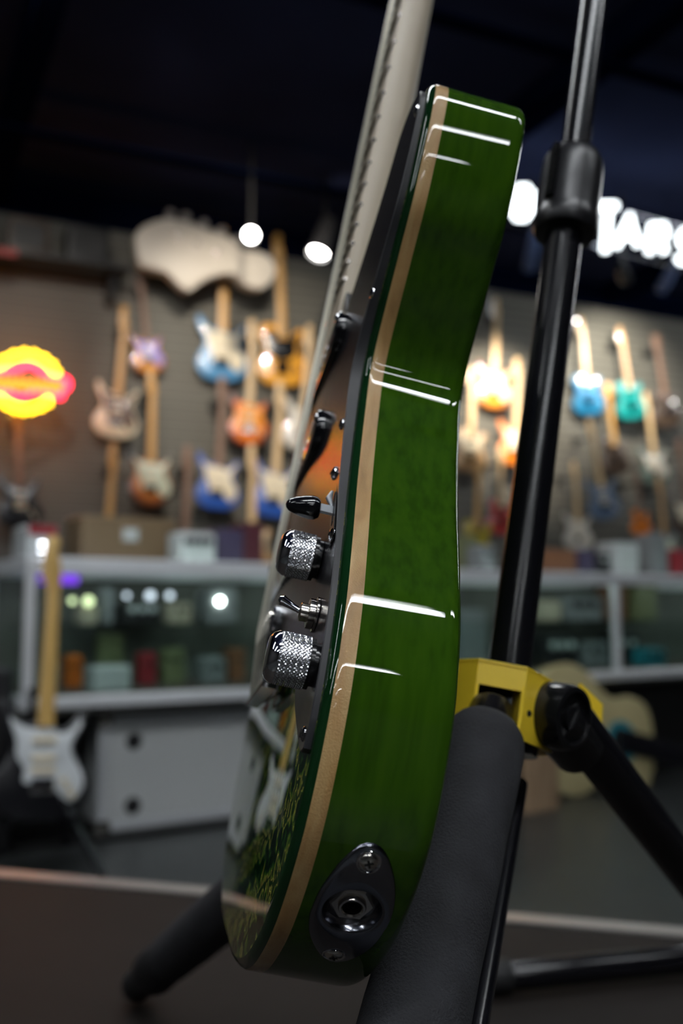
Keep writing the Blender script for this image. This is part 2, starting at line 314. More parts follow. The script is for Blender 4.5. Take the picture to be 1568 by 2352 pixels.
wallg = [
 # head px, bottom px, body, guard, neck, kind, label, offset
 ((287, 722), (262, 1006), 'cream', 'tortoise', 'goldneck', 'strat', 'cream electric guitar with a dark brown pickguard, right of the yellow neon ring', 'cream guitar with brown pickguard'),
 ((322, 640), (344, 858), 'burst_honey', 'purple', 'rosewood', 'strat', 'honey sunburst guitar with a violet pickguard, below the left end of the giant headstock', 'honey guitar with violet pickguard'),
 ((513, 545), (508, 876), 'skyblue', 'cream', 'goldneck', 'strat', 'sky blue electric guitar with a cream pickguard', 'sky blue guitar'),
 ((640, 560), (648, 888), 'butter', 'black_plastic', 'goldneck', 'tele', 'butterscotch yellow single-cut guitar with a black pickguard', 'butterscotch guitar'),
 ((580, 752), (568, 1022), 'burst_orange', 'burst_orange', 'paleneck', 'strat', 'glossy orange sunburst guitar below the butterscotch one', 'orange sunburst guitar'),
 ((712, 752), (690, 1035), 'offwhite', 'offwhite', 'paleneck', 'strat', 'off-white guitar half hidden behind the strings of the green guitar', 'off-white guitar'),
 ((512, 884), (496, 1170), 'royal', 'cream', 'rosewood', 'strat', 'royal blue guitar with cream pickguard and reddish neck, left of its twin', 'royal blue guitar with reddish neck'),
 ((645, 895), (625, 1188), 'royal', 'cream', 'paleneck', 'strat', 'royal blue guitar with cream pickguard and pale maple neck', 'royal blue guitar with pale neck'),
 ((350, 868), (345, 1162), 'burst_brown', 'mint', 'goldneck', 'strat', 'dark brown sunburst guitar with a pale mint pickguard above the cardboard box', 'brown sunburst guitar'),
 ((262, 1038), (238, 1325), 'offwhite', 'offwhite', 'goldneck', 'strat', 'guitar with golden neck sunk behind the left end of the cardboard box', 'guitar behind the cardboard box'),
 ((432, 1042), (418, 1330), 'blackp', 'offwhite', 'rosewood', 'strat', 'guitar with white tip showing between the brown sunburst and the royal blue guitar', 'low guitar between sunburst and blue'),
 ((580, 1040), (575, 1330), 'natural', 'cream', 'paleneck', 'tele', 'natural guitar with pale neck low between the two royal blue guitars', 'natural low guitar'),
 ((38, 935), (48, 1215), 'blackp', 'blackp', 'rosewood', 'strat', 'black guitar hanging under the yellow neon ring', 'black guitar under the neon'),
 ((1140, 690), (1132, 938), 'burst_honey', 'cream', 'paleneck', 'strat', 'brightly lit honey sunburst guitar just right of the green body', 'brightly lit honey guitar'),
 ((1085, 850), (1078, 1082), 'natural', 'cream', 'paleneck', 'tele', 'natural wood guitar with pale neck, at the edge of the green body', 'natural guitar beside the green body'),
 ((1188, 828), (1180, 1068), 'orangep', 'cream', 'paleneck', 'strat', 'orange guitar with pale neck half behind the black pole', 'orange guitar behind the pole'),
 ((1332, 733), (1352, 952), 'cyan', 'skyblue', 'paleneck', 'tele', 'lake blue guitar just right of the black pole', 'lake blue guitar'),
 ((1422, 755), (1452, 962), 'teal', 'teal', 'natural', 'tele', 'teal green guitar with wooden neck', 'teal guitar'),
 ((1502, 768), (1535, 982), 'browndark', 'nickel', 'rosewood', 'lespaul', 'dark brown guitar with silvery hardware at the right edge', 'dark brown guitar'),
 ((1392, 880), (1416, 1092), 'browndark', 'browndark', 'goldneck', 'lespaul', 'dark guitar with bright yellow neck between the lake blue and teal guitars', 'dark guitar with yellow neck'),
 ((1482, 905), (1506, 1112), 'greygreen', 'offwhite', 'paleneck', 'strat', 'grey-green guitar with white pickguard below the teal one', 'grey-green guitar'),
 ((1352, 965), (1392, 1192), 'slate', 'slate', 'paleneck', 'strat', 'slate blue guitar low on the wall right of the pole', 'slate blue guitar'),
 ((1150, 1030), (1146, 1228), 'redp', 'redp', 'paleneck', 'lespaul', 'bright red guitar left of the black pole', 'red guitar'),
 ((1098, 1060), (1092, 1292), 'olive', 'olive', 'goldneck', 'tele', 'mustard yellow guitar low beside the green body', 'mustard guitar'),
 ((1318, 1062), (1328, 1262), 'offwhite', 'offwhite', 'paleneck', 'strat', 'off-white guitar low on the wall right beside the pole', 'low off-white guitar'),
 ((1462, 1085), (1472, 1228), 'orangep', 'orangep', 'rosewood', 'lespaul', 'small orange guitar low on the right of the wall', 'small orange guitar'),
 ((1512, 1095), (1528, 1300), 'slate', 'mint', 'natural', 'strat', 'grey guitar with pale green pickguard at the lower right of the wall', 'grey guitar with green pickguard'),
 ((1560, 1010), (1580, 1230), 'browndark', 'cream', 'rosewood', 'strat', 'brown guitar cut off by the right edge of the picture', 'brown guitar at the right edge'),
]
for hp, bp, bm_, gm, nm_, kd, lab, short in wallg:
    fo = .11 if bp[1] < 960 else (.18 if bp[1] < 1120 else .25)
    T = onwall(*hp, fo); B = onwall(*bp, fo); T = B + (T - B) * (1.07 if hp[0] < 700 else 1.02)
    tc_ = (EYE - B); tc_.z = 0; tc_.normalize()
    g = electric(lab, T, B, WF * .5 + tc_ * .5 + Vector((0, 0, .12)), M[bm_], M[gm], M[nm_], kind=kd)
    # slat hook under the headstock
    e = g.matrix_world; hk = MB(); P = e @ Vector((0, .80, .0))
    back = WN * (NW - P.dot(WN))
    hk.cyl(P + back * .0, P + back * .92, .012, seg=10)
    for sx in (-1, 1): hk.cyl(P + (e.to_3x3() @ Vector((sx * .032, 0, 0))) , P + (e.to_3x3() @ Vector((sx * .032, 0, .03))) , .008, seg=8)
    hk.cyl(P + (e.to_3x3() @ Vector((-.036, 0, 0))), P + (e.to_3x3() @ Vector((.036, 0, 0))), .008, seg=8)
    hk.box(P + back * .93, (.05, .02, .09), RR)
    tag(hk.build('guitar_hook', M['hook']), 'black wall hook holding the ' + short, 'hook', 'guitar hooks on the slatted wall')
# ------------------------------------------------------------------ giant headstock sign
e = empty('headstock_sign'); HP = NW - .35
hs = [(308, 560), (312, 538), (335, 520), (378, 508), (420, 514), (470, 530), (520, 550), (552, 578), (590, 584), (618, 600), (627, 628), (612, 656), (588, 668), (556, 658), (535, 636), (500, 636), (462, 650), (432, 672), (408, 660), (380, 632), (345, 622), (318, 610)]
pts3 = [atplane(x, y, wp(0, HP, 0), WN) for x, y in hs]; o0 = pts3[0].copy(); e.location = o0; e.rotation_euler = (math.radians(90), 0, ang)
inv = frame(WD, Vector((0, 0, 1)), -WN, o0).inverted()
loc = lambda P: inv @ P
pl = [(loc(p).x, loc(p).y) for p in pts3]
mb = MB(); mb.prism(catmull(pl, 4, True), -.06, .06, .01); mb.build('board', mat('sign_beige', (.62, .56, .48), .45), e)
for k, (x, y) in enumerate(((390, 500), (425, 506), (466, 522), (506, 540), (540, 560))):
    q = loc(atplane(x, y, wp(0, HP, 0), WN)); m2 = MB(); m2.lathe([(.03, -.03), (.036, -.01), (.036, .02), (.025, .035)], (q.x, q.y + .02, 0), (.2, .3, 1), 18); m2.cyl((q.x, q.y - .06, 0), (q.x, q.y + .02, 0), .012, seg=10)
    m2.build('tuning_peg', mat('sign_grey', (.35, .32, .31), .4) if k == 0 else bpy.data.materials['sign_grey'], e)
for k, (x, y) in enumerate(((400, 545), (445, 565), (490, 585))):
    q = loc(atplane(x, y, wp(0, HP, 0), WN)); m2 = MB(); m2.lathe([(.02, .058), (.02, .075), (.012, .08)], (q.x, q.y, 0), (0, 0, 1), 16); m2.build('peg_post', M['nickel'], e)
tag(e, 'giant beige guitar headstock sign mounted high on the wall', 'sign')
# ------------------------------------------------------------------ neon oval sign, left
def em(name, col, s): return mat(name, (.02, .02, .02), .4, emit=col, es=s)
M['neon_yellow'] = em('neon_yellow', (1, .56, .008), 9.0); M['neon_red'] = em('neon_red', (1, .012, .045), 10.); M['neon_orange'] = em('neon_orange', (1, .26, .02), 2.2); M['neon_white'] = em('neon_white', (.88, .96, 1.0), 4.2)
NP = wp(0, NW - .5, 0)
def npt(x, y, off=0.): return atplane(x, y, wp(0, NW - .5 - off, 0), WN)
e = empty('neon_sign', npt(60, 878)); e0 = e.location.copy()
def arc(a0, a1, rx, ry, cx=58, cy=877, n=26, wob=5):
    P = []
    for k in range(n + 1):
        t = math.radians(a0 + (a1 - a0) * k / n); w = wob * math.sin(k * 1.9)
        P.append(npt(cx + (rx + w) * math.cos(t), cy - (ry + w) * math.sin(t)) - e0)
    return P
for a0, a1 in ((14, 158), (202, 322)):
    mb = MB(); mb.tube(arc(a0, a1, 74, 64, wob=6), .018, 8); mb.tube(arc(a0, a1, 70, 60, wob=0), .018, 8); mb.build('neon_arc', M['neon_yellow'], e)
mb = MB(); rb = [(-45, 862), (0, 852), (40, 848), (66, 838), (84, 846), (110, 862), (152, 872), (155, 890), (142, 896), (140, 912), (120, 905), (80, 900), (50, 912), (20, 902), (-45, 896)]
mb.tube([npt(x, y, .02) - e0 for x, y in catmull(rb, 3, True)], .016, 8, closed=True); mb.build('neon_banner', M['neon_red'], e)
mb = MB(); sq = []
for k in range(60): x = -35 + k * 3.05; sq.append(npt(x, 880 + 15 * math.sin(k * 1.15) + .06 * x, .05) - e0)
mb.tube(sq, .013, 6); mb.build('neon_lettering', M['neon_orange'], e)
mb = MB(); mb.box((0, 0, 0), (.02, .4, .02), RR); mb.v = [tuple(Vector(v) + WN * .25) for v in mb.v]; mb.build('bracket', M['hook'], e)
tag(e, 'yellow oval neon sign crossed by a red and orange lettered banner', 'neon sign')
# ------------------------------------------------------------------ white neon letters
LET = {'G': [[(.95, .8), (.7, 1), (.3, 1), (0, .7), (0, .3), (.3, 0), (.75, 0), (.95, .25), (.95, .45), (.55, .45)]],
       'U': [[(0, 1), (0, .3), (.25, 0), (.7, 0), (.95, .3), (.95, 1)]], 'I': [[(.5, 1), (.5, 0)]],
       'T': [[(0, 1), (1, 1)], [(.5, 1), (.5, -.15)]], 'A': [[(0, 0), (.5, 1), (1, 0)], [(.2, .35), (.8, .35)]],
       'R': [[(0, 0), (0, 1), (.7, 1), (.9, .75), (.7, .5), (0, .5)], [(.5, .5), (.95, 0)]],
       'S': [[(.95, .85), (.7, 1), (.25, 1), (.05, .75), (.3, .52), (.7, .48), (.95, .25), (.7, 0), (.25, 0), (.05, .15)]]}
LP_ = wp(0, NW - 2.0, 0); LN = WN
def lpt(x, y): return atplane(x, y, LP_, LN)
e = empty('neon_letter_sign', lpt(1390, 530)); e0 = e.location.copy()
for ch, cx, w, h in (('G', 1198, 38, 66), ('U', 1252, 34, 66), ('I', 1304, 20, 66), ('T', 1393, 34, 90), ('A', 1443, 50, 66), ('R', 1513, 38, 60), ('S', 1577, 40, 66)):
    cy = 466 + (cx - 1198) * .265; mb = MB()
    for st in LET[ch]:
        mb.tube([lpt(cx - w / 2 + u * w - (v - .5) * -6, cy + h / 2 - v * h) - e0 for u, v in st], .027, 8)
    mb.build('letter_%s' % ch.lower(), M['neon_white'], e)
mb = MB()
for oy in (-48, 46): mb.tube([lpt(1165, 457 + oy) + WN * .05 - e0, lpt(1610, 575 + oy) + WN * .05 - e0], .012, 6)
mb.build('mounting_rail', M['dark_steel'], e)
mb = MB()
for x in (1190, 1540):
    P = lpt(x, 457 + (x - 1165) * .265 - 48); mb.tube([P + WN * .05 - e0, Vector((P.x, P.y, ZC + .22)) + WN * .05 - e0], .004, 6)
mb.build('hanging_wire', M['dark_steel'], e)
tag(e, 'white neon letter sign hanging below the dark ceiling behind the pole', 'neon sign')
# ------------------------------------------------------------------ track spot lamps near the wall
M['spot_glow'] = em('spot_glow', (1, .97, .92), 40.); M['barrel_blue'] = mat('barrel_blue', (.08, .12, .25), .4); M['barrel_black'] = mat('barrel_black', (.02, .02, .022), .4)
def spotlamp(px, py, d, target, label, bm_='barrel_black', power=120, size=50, col=(1, .9, .76), r=.07, glow=True, L=.2):
    P = at(px, py, d); A = (Vector(target) - P).normalized(); e = empty('track_spotlight', P)
    mb = MB(); mb.lathe([(r * .55, -L), (r * .8, -L * .9), (r, -.02), (r, .015), (r * .93, .015), (r * .88, -.02), (r * .5, -L * .55)], (0, 0, 0), A, 24, cap=False); mb.build('lamp_shade', M[bm_], e)
    mb = MB(); mb.lathe([(r * .8, -.012), (r * .6, .004), (.001, .008)], (0, 0, 0), A, 20); mb.build('lamp_lens', M['spot_glow'] if glow else M['hook'], e)
    mb = MB(); mb.cyl(-A * L * .6, Vector((0, 0, ZC + .2 - P.z)) - A * L * .6, .012, seg=8); mb.build('stem', M['hook'], e)
    tag(e, label, 'spotlight', 'track spotlights over the guitar wall')
    if power:
        ld = bpy.data.lights.new('spot_beam', 'SPOT'); ld.energy = power * SPOT; ld.spot_size = math.radians(size); ld.spot_blend = .8; ld.color = col; ld.shadow_soft_size = .05
        lo = bpy.data.objects.new('spot_beam', ld); C.objects.link(lo); lo.parent = e; lo.location = A * .03; lo.rotation_euler = A.to_track_quat('-Z', 'Y').to_euler()
W1 = onwall(600, 930, 0); W2 = onwall(1150, 950, 0); W3 = onwall(330, 900, 0); W4 = onwall(1400, 880, 0)
spotlamp(576, 540, 6.6, at(560, 900, 3.0), 'small bright round spotlight above the giant headstock', power=0, r=.05)
spotlamp(731, 580, 7.1, at(600, 950, 6.6), 'black cone spotlight with glowing mouth beside the guitar strings', power=0, r=.075, L=.3)
spotlamp(662, -160, 4.6, W1, 'track spotlight hidden high behind the guitar neck, aimed at the butterscotch guitar', power=360, size=44, glow=False)  # out of view, added to brighten the middle of the guitar wall
spotlamp(1215, 612, 7.4, W2, 'blue spotlight barrel left of the pole, aimed at the brightly lit guitars', 'barrel_blue', power=420, size=46, glow=False, r=.05, L=.36)
spotlamp(1520, 662, 8.3, W4, 'blue spotlight barrel at the upper right above the teal guitar', 'barrel_blue', power=210, size=70, glow=False, r=.05, L=.42, col=(1, .94, .82))
spotlamp(1436, 640, 7.6, W4 + Vector((.5, 0, 0)), 'small grey spotlight under the neon letters', power=0, glow=False, r=.05)
spotlamp(60, -150, 4.4, W3, 'track spotlight above the cream guitar, nearest to the yellow neon ring', power=75, size=60, glow=False, col=(1, .92, .82))  # extra unseen spot, lightens the wall around the cream guitar
spotlamp(330, -160, 4.4, onwall(450, 640, .2), 'track spotlight high on the left aimed at the giant headstock', power=42, size=34, glow=False, col=(1, .9, .8))  # unseen spot put in to brighten the headstock sign
# ------------------------------------------------------------------ high shelf at the far left
e = empty('high_shelf', onwall(130, 612, .2)); e0 = e.location.copy()
mb = MB(); mb.box(-WD * .75, (2.5, .4, .03), RR); mb.build('shelf_board', M['hook'], e)
mb = MB(); mb.box(-WN * .21 + Vector((0, 0, -.02)) - WD * .95, (1.3, .02, .05), RR); mb.build('red_strip', mat('red_strip', (.35, .03, .02), .5), e)
for s in (-1.9, -.8, .4): mb = MB(); mb.box(WD * s + WN * .08 + Vector((0, 0, -.1)), (.03, .24, .17), RR); mb.build('shelf_bracket', M['hook'], e)
tag(e, 'black shelf high at the left with a red front strip', 'shelf')
for s, w, h, mt, lab in ((-1.15, .5, .3, 'offwhite', 'pale amplifier box at the left end of the high shelf'), (-.62, .3, .24, 'slate', 'grey box second on the high shelf'), (-.22, .28, .26, 'browndark', 'dark brown box in the middle of the high shelf'), (.2, .3, .27, 'hook', 'black box on the high shelf next to the giant headstock')):
    mb = MB(); mb.box((0, 0, h / 2), (w, .3, h), RR, bev=.01); mb.box(WN * -.152 + Vector((0, 0, h * .5)), (w * .8, .006, h * .7), RR, mi=1)
    o = mb.build('boxed_amplifier', [M[mt], M['hook']]); o.location = e0 + WD * s + Vector((0, 0, .0155)); tag(o, lab, 'box', 'boxes on the high shelf')
# ------------------------------------------------------------------ glass showcase counter
cang = math.radians(32.5); KD = Vector((math.cos(cang), math.sin(cang), 0)); KN = Vector((-math.sin(cang), math.cos(cang), 0)); KR = Matrix.Rotation(cang, 3, 'Z')
K0 = atz(62, 1277, .965); K0.z = 0
def kp(s, n, z): return K0 + KD * s + KN * n + Vector((0, 0, z))
KL, KW = 5.2, .55
M['alu'] = mat('aluminium', (.86, .89, .92), .38, .25); M['glass'] = mat('glass', (.85, .95, .92), .0, trans=1.)
gm = M['glass'].node_tree; b = gm.nodes['Principled BSDF']; b.inputs['IOR'].default_value = 1.45
def thin_glass():
    m = bpy.data.materials.new('showcase_glass'); m.use_nodes = True; n = m.node_tree.nodes; l = m.node_tree.links; n.clear()
    o = n.new('ShaderNodeOutputMaterial'); mx = n.new('ShaderNodeMixShader'); t = n.new('ShaderNodeBsdfTransparent'); g = n.new('ShaderNodeBsdfGlossy'); f = n.new('ShaderNodeFresnel')
    t.inputs[0].default_value = (.88, .94, .92, 1); g.inputs['Roughness'].default_value = .01; f.inputs[0].default_value = 1.5
    ge = n.new('ShaderNodeNewGeometry'); m1 = n.new('ShaderNodeMath'); m1.operation = 'SUBTRACT'; m1.inputs[0].default_value = 1.0; l.new(ge.outputs['Backfacing'], m1.inputs[1])
    m2 = n.new('ShaderNodeMath'); m2.operation = 'MULTIPLY'; l.new(m1.outputs[0], m2.inputs[0]); l.new(f.outputs[0], m2.inputs[1]); l.new(m2.outputs[0], mx.inputs[0]); l.new(t.outputs[0], mx.inputs[1]); l.new(g.outputs[0], mx.inputs[2]); l.new(mx.outputs[0], o.inputs[0]); return m
M['tglass'] = thin_glass()
e = empty('glass_showcase', kp(0, 0, 0)); e.rotation_euler = (0, 0, cang)
def kbox(name, a, b, mt, bev=0., p=e):
    mb = MB(); mb.box([(x + y) / 2 for x, y in zip(a, b)], [abs(y - x) for x, y in zip(a, b)], bev=bev); return mb.build(name, mt, p)
ZB, ZT = .505, .965
kbox('top_rail', (0, 0, ZT - .055), (KL, .03, ZT), M['alu'], .004); kbox('top_rail', (0, KW - .03, ZT - .055), (KL, KW, ZT), M['alu'], .004); kbox('top_rail', (0, .03, ZT - .055), (.03, KW - .03, ZT), M['alu'], .004)
kbox('bottom_rail', (0, 0, ZB - .04), (KL, .03, ZB), M['alu'], .004); kbox('bottom_rail', (0, .03, ZB - .04), (.03, KW, ZB), M['alu'], .004)
for s in (0., 1.42, 2.75, 4.1): kbox('post', (s, .0, ZB), (s + .035, .03, ZT - .055), M['alu'], .004)
kbox('post', (0, KW - .03, ZB), (.03, KW, ZT - .055), M['alu'], .004)
kbox('top_glass', (.03, .03, ZT - .012), (KL, KW - .03, ZT - .004), M['tglass'])
kbox('front_glass', (.035, .012, ZB), (KL, .017, ZT - .055), M['tglass']); kbox('side_glass', (.012, .03, ZB), (.017, KW - .03, ZT - .055), M['tglass'])
kbox('glass_shelf', (.04, .08, .73), (KL, KW - .04, .736), M['tglass'])
kbox('deck', (.0, .03, ZB - .06), (KL, KW, ZB - .04), mat('case_deck', (.18, .18, .17), .5)); kbox('back_panel', (.0, KW - .02, ZB), (KL, KW - .005, ZT - .06), mat('case_back', (.14, .14, .125), .6))
kbox('base_cabinet', (1.55, .12, .02), (KL, KW, ZB - .06), M['hook']); kbox('base_back', (0, KW - .03, .02), (1.55, KW, ZB - .06), M['hook']); kbox('foot_rail', (0, .1, 0), (KL, KW, .02), M['hook'])
kbox('base_side', (-.0, .15, .02), (.03, KW - .03, ZB - .06), M['hook'])
mb = MB()
tag(e, 'long aluminium framed glass showcase counter below the guitar wall', 'display case')
kbox('light_strip', (.05, .035, ZT - .05), (KL, .05, ZT - .04), mat('strip_light', (1, 1, 1), .5, emit=(.9, 1, .97), es=4.5), 0)  # added glow along the top rail, brightens the goods inside
# each glowing puck stands in for a ceiling light mirrored in the glass
M['led'] = em('led_white', (.95, 1, .97), 22.); M['led_dim'] = em('led_dim', (.8, .85, 1.), 1.6); M['led_yel'] = em('led_yellowish', (.8, .9, .5), 2.0); M['led_violet'] = em('led_violet', (.18, .03, .7), 1.3)
def glint(px, py, mt, r, lab, n=.3):
    P = atplane(px, py, kp(0, n, 0), KN); mb = MB(); mb.lathe([(r, 0), (r, .01), (r * .8, .016)], (0, 0, 0), -P + EYE, 20); o = mb.build('lamp_disc', M[mt]); 
    o.location = P
    mb.f, mb.v, mb.mi = [], [], []
    tag(o, lab, 'lamp', 'small round lamps in the showcase')
glint(505, 1381, 'led', .012, 'brightest small round lamp in the glass showcase, left of the guitar knobs')
glint(345, 1368, 'led_dim', .016, 'pale violet round lamp in the middle of the three dim ones')
glint(291, 1368, 'led_dim', .010, 'dimmest round lamp, left one of the three dim ones')
glint(390, 1368, 'led_dim', .013, 'dim round lamp, right one of the three dim ones')
glint(203, 1381, 'led_yel', .018, 'yellowish round lamp in the showcase beside the golden neck')
glint(166, 1380, 'led_yel', .011, 'faint yellowish round lamp touching the golden neck')
mb = MB(); P = atplane(128, 1330, kp(0, .25, 0), KN); mb.box((0, 0, 0), (.16, .03, .035), KR, bev=.005); o = mb.build('led_bar', M['led_violet']); o.location = P; tag(o, 'violet glowing light bar at the top left inside the showcase', 'lamp')  # glowing bar put in for the violet neon reflection on the glass
# goods inside and on the case
cols = [('g_maroon', (.09, .02, .03)), ('g_white', (.55, .58, .58)), ('g_grey', (.22, .23, .24)), ('g_black', (.02, .02, .022)), ('g_orange', (.55, .12, .01)), ('g_red', (.28, .02, .03)), ('g_cream', (.5, .45, .34)), ('g_teal', (.02, .22, .28)), ('g_olive', (.17, .18, .09)), ('g_card', (.20, .135, .075)), ('g_violet', (.07, .055, .11)), ('g_brown', (.24, .1, .05))]
for nm_, c_ in cols: M[nm_] = mat(nm_, c_, .45)
def goods(x0, y0, x1, y1, n, z, mt, lab, cat, name, depth=.1, knobs=0, top=None, group=None):
    """box whose front face spans the pixels, standing on height z"""
    A = atplane(x0, y1, kp(0, n, 0), KN); Bq = atplane(x1, y1, kp(0, n, 0), KN); w = (Bq - A).dot(KD)
    Tq = atplane((x0 + x1) / 2, y0, kp(0, n, 0), KN); Mq = (A + Bq) / 2
    h = max(.02, Tq.z - z); e = empty(name, Vector((Mq.x, Mq.y, z))); e.rotation_euler = (0, 0, cang)
    mb = MB(); mb.box((0, depth / 2, h / 2 + .0005), (w, depth, h), bev=min(.008, h * .1)); mb.build('casing' if knobs else 'carton', M[mt], e)
    if knobs:
        for k in range(knobs):
            mb = MB(); mb.lathe([(w * .09, 0), (w * .08, .015), (w * .04, .018)], ((k - (knobs - 1) / 2) * w / knobs * .8, 0, h * .7), (0, -1, 0), 14); mb.build('knob', M['g_black'] if mt != 'g_black' else M['g_white'], e)
    if top:
        mb = MB(); mb.box((0, -.002, h * top[2]), (w * top[1], .004, h * .28)); mb.build('label_panel', M[top[0]], e)
    tag(e, lab, cat, group)
G1 = 'goods inside the glass showcase'; zi = ZB + .001; zs = .7365
goods(213, 1530, 300, 1590, .08, zi, 'g_white', 'white card box standing at the bottom left of the showcase', 'box', 'white_box', .1, group=G1)
goods(155, 1505, 190, 1575, .3, zi, 'g_orange', 'small orange effect pedal near the golden neck in the showcase', 'pedal', 'effect_pedal', .08, 2, group=G1)
goods(325, 1500, 360, 1575, .3, zi, 'g_red', 'small red effect pedal in the middle of the showcase', 'pedal', 'effect_pedal', .08, 2, group=G1)
goods(380, 1490, 425, 1575, .3, zi, 'g_olive', 'olive effect pedal in the showcase right of the red one', 'pedal', 'effect_pedal', .08, 2, group=G1)
goods(225, 1455, 285, 1520, .42, zi, 'g_olive', 'dull green box behind the white card box', 'box', 'small_box', .05, group=G1)
goods(470, 1510, 520, 1580, .25, zi, 'g_grey', 'grey effect pedal right of the showcase post', 'pedal', 'effect_pedal', .1, 2, group=G1)
goods(530, 1490, 565, 1575, .3, zi, 'g_brown', 'brown effect pedal just left of the green guitar', 'pedal', 'effect_pedal', .1, 2, group=G1)
goods(185, 1395, 225, 1440, .3, zs, 'g_cream', 'cream box on the glass shelf beside the golden neck', 'box', 'small_box', .08, group=G1)
goods(235, 1350, 262, 1440, .3, zs, 'g_grey', 'tall grey box on the glass shelf', 'box', 'small_box', .08, group=G1)
goods(280, 1385, 370, 1440, .35, zs, 'g_black', 'black pedal with white knobs on the glass shelf', 'pedal', 'effect_pedal', .1, 3, group=G1)
goods(395, 1385, 440, 1440, .3, zs, 'g_cream', 'cream pedal on the glass shelf next to the post', 'pedal', 'effect_pedal', .1, 2, group=G1)
goods(475, 1350, 545, 1440, .3, zs, 'g_grey', 'wide grey box on the glass shelf right of the post', 'box', 'small_box', .1, group=G1)
goods(1062, 1400, 1120, 1520, .3, zi, 'g_grey', 'grey box in the showcase between green guitar and pole', 'box', 'small_box', .1, group=G1)
goods(1245, 1380, 1290, 1425, .3, zs, 'g_cream', 'cream box on the shelf just right of the pole', 'box', 'small_box', .1, group=G1)
goods(1300, 1370, 1385, 1425, .3, zs, 'g_grey', 'grey pedal on the shelf right of the pole', 'pedal', 'effect_pedal', .1, 3, group=G1)
goods(1400, 1345, 1440, 1425, .35, zs, 'g_brown', 'reddish brown box on the shelf at the right', 'box', 'small_box', .1, group=G1)
goods(1465, 1340, 1510, 1425, .3, zs, 'g_olive', 'olive bottle-shaped box on the shelf at the right', 'box', 'small_box', .1, group=G1)
goods(1250, 1460, 1330, 1520, .3, zi, 'g_black', 'black pedal at the bottom of the showcase right of the pole', 'pedal', 'effect_pedal', .12, 3, group=G1)
goods(1345, 1475, 1400, 1520, .3, zi, 'g_grey', 'grey low pedal at the bottom of the showcase', 'pedal', 'effect_pedal', .12, 2, group=G1)
goods(1412, 1455, 1470, 1518, .3, zi, 'g_black', 'black pedal left of the teal pedal', 'pedal', 'effect_pedal', .12, 2, group=G1)
goods(1485, 1490, 1530, 1518, .15, zi, 'g_teal', 'bright teal pedal at the bottom right of the showcase', 'pedal', 'effect_pedal', .1, 2, group=G1)
zt = ZT + .001; G2 = 'goods on top of the showcase'
goods(60, 1205, 132, 1276, .3, zt, 'g_white', 'white carton with a red end on the left end of the counter', 'box', 'white_carton', .2, top=('g_red', .9, .85), group=G2)
goods(185, 1188, 405, 1278, .32, zt, 'g_card', 'long brown cardboard box on the counter with a white sticker', 'box', 'cardboard_box', .2, top=('g_white', .16, .62), group=G2)
goods(412, 1222, 495, 1284, .12, zt, 'g_white', 'white tabletop device with black dials on the counter', 'amplifier', 'small_amplifier', .12, 4, group=G2)
goods(500, 1215, 560, 1284, .3, zt, 'g_violet', 'dark violet box on the counter beside the white device', 'box', 'small_box', .15, group=G2)
goods(562, 1200, 605, 1286, .3, zt, 'g_maroon', 'dark maroon box on the counter left of the strings', 'box', 'small_box', .15, group=G2)
goods(1060, 1232, 1100, 1302, .3, zt, 'g_olive', 'yellow-green box on the counter beside the green guitar', 'box', 'small_box', .15, group=G2)
goods(1108, 1252, 1140, 1303, .15, zt, 'g_grey', 'grey pedal on the counter left of the pole', 'pedal', 'effect_pedal', .12, 2, group=G2)
goods(1250, 1262, 1325, 1306, .25, zt, 'g_brown', 'reddish brown box on the counter right of the pole', 'box', 'small_box', .15, group=G2)
goods(1334, 1262, 1366, 1308, .25, zt, 'g_violet', 'violet box on the counter right of the pole', 'box', 'small_box', .15, group=G2)
goods(1372, 1270, 1415, 1309, .3, zt, 'g_black', 'black pedal on the counter right of the violet box', 'pedal', 'effect_pedal', .15, 2, group=G2)
goods(1420, 1246, 1468, 1312, .25, zt, 'g_white', 'pale grey box on the counter at the right', 'box', 'small_box', .15, group=G2)
goods(1500, 1225, 1535, 1314, .25, zt, 'g_grey', 'tall grey box on the counter near the right edge', 'box', 'small_box', .12, group=G2)
goods(1545, 1262, 1590, 1316, .25, zt, 'g_red', 'dark red box on the counter at the right edge', 'box', 'small_box', .12, group=G2)
# ------------------------------------------------------------------ flight case under the counter
M['case_grey'] = mat('case_grey', (.74, .77, .77), .5)
A = atz(222, 1928, 0.); A.z = 0; e = empty('flight_case', A); e.rotation_euler = (0, 0, cang)
LC, HC, DC = .98, .425, .24
def cb(name, a, b, mt, bev=.003): return kbox(name, a, b, mt, bev, e)
cb('panel', (.02, .006, .035), (LC - .02, DC, HC - .012), M['case_grey'])
cb('frame_edge', (0, 0, .02), (LC, .03, .055), M['alu']); cb('frame_edge', (0, 0, HC - .045), (LC, .03, HC), M['alu'], .006)
cb('frame_edge', (0, 0, .055), (.035, .03, HC - .045), M['alu']); cb('frame_edge', (LC - .035, 0, .055), (LC, .03, HC - .045), M['alu'])
for z in (.1, HC - .1):
    mb = MB(); mb.lathe([(.03, 0), (.028, .006), (.012, .01), (.01, .004)], (.13, .006, z), (0, -1, 0), 20); mb.build('rivet_cup', M['g_black'], e)
for x, z in ((.02, .035), (.02, HC - .02)):
    mb = MB(); mb.box((x, .01, z), (.06, .035, .055), bev=.012); mb.build('corner_guard', M['nickel'], e)
mb = MB(); mb.box((.47, -.008, HC - .03), (.10, .02, .06), bev=.008); mb.build('latch', M['alu'], e)
for x in (.1, .88): mb = MB(); mb.box((x, DC / 2, .0105), (.08, .12, .0195)); mb.build('foot', M['g_black'], e)
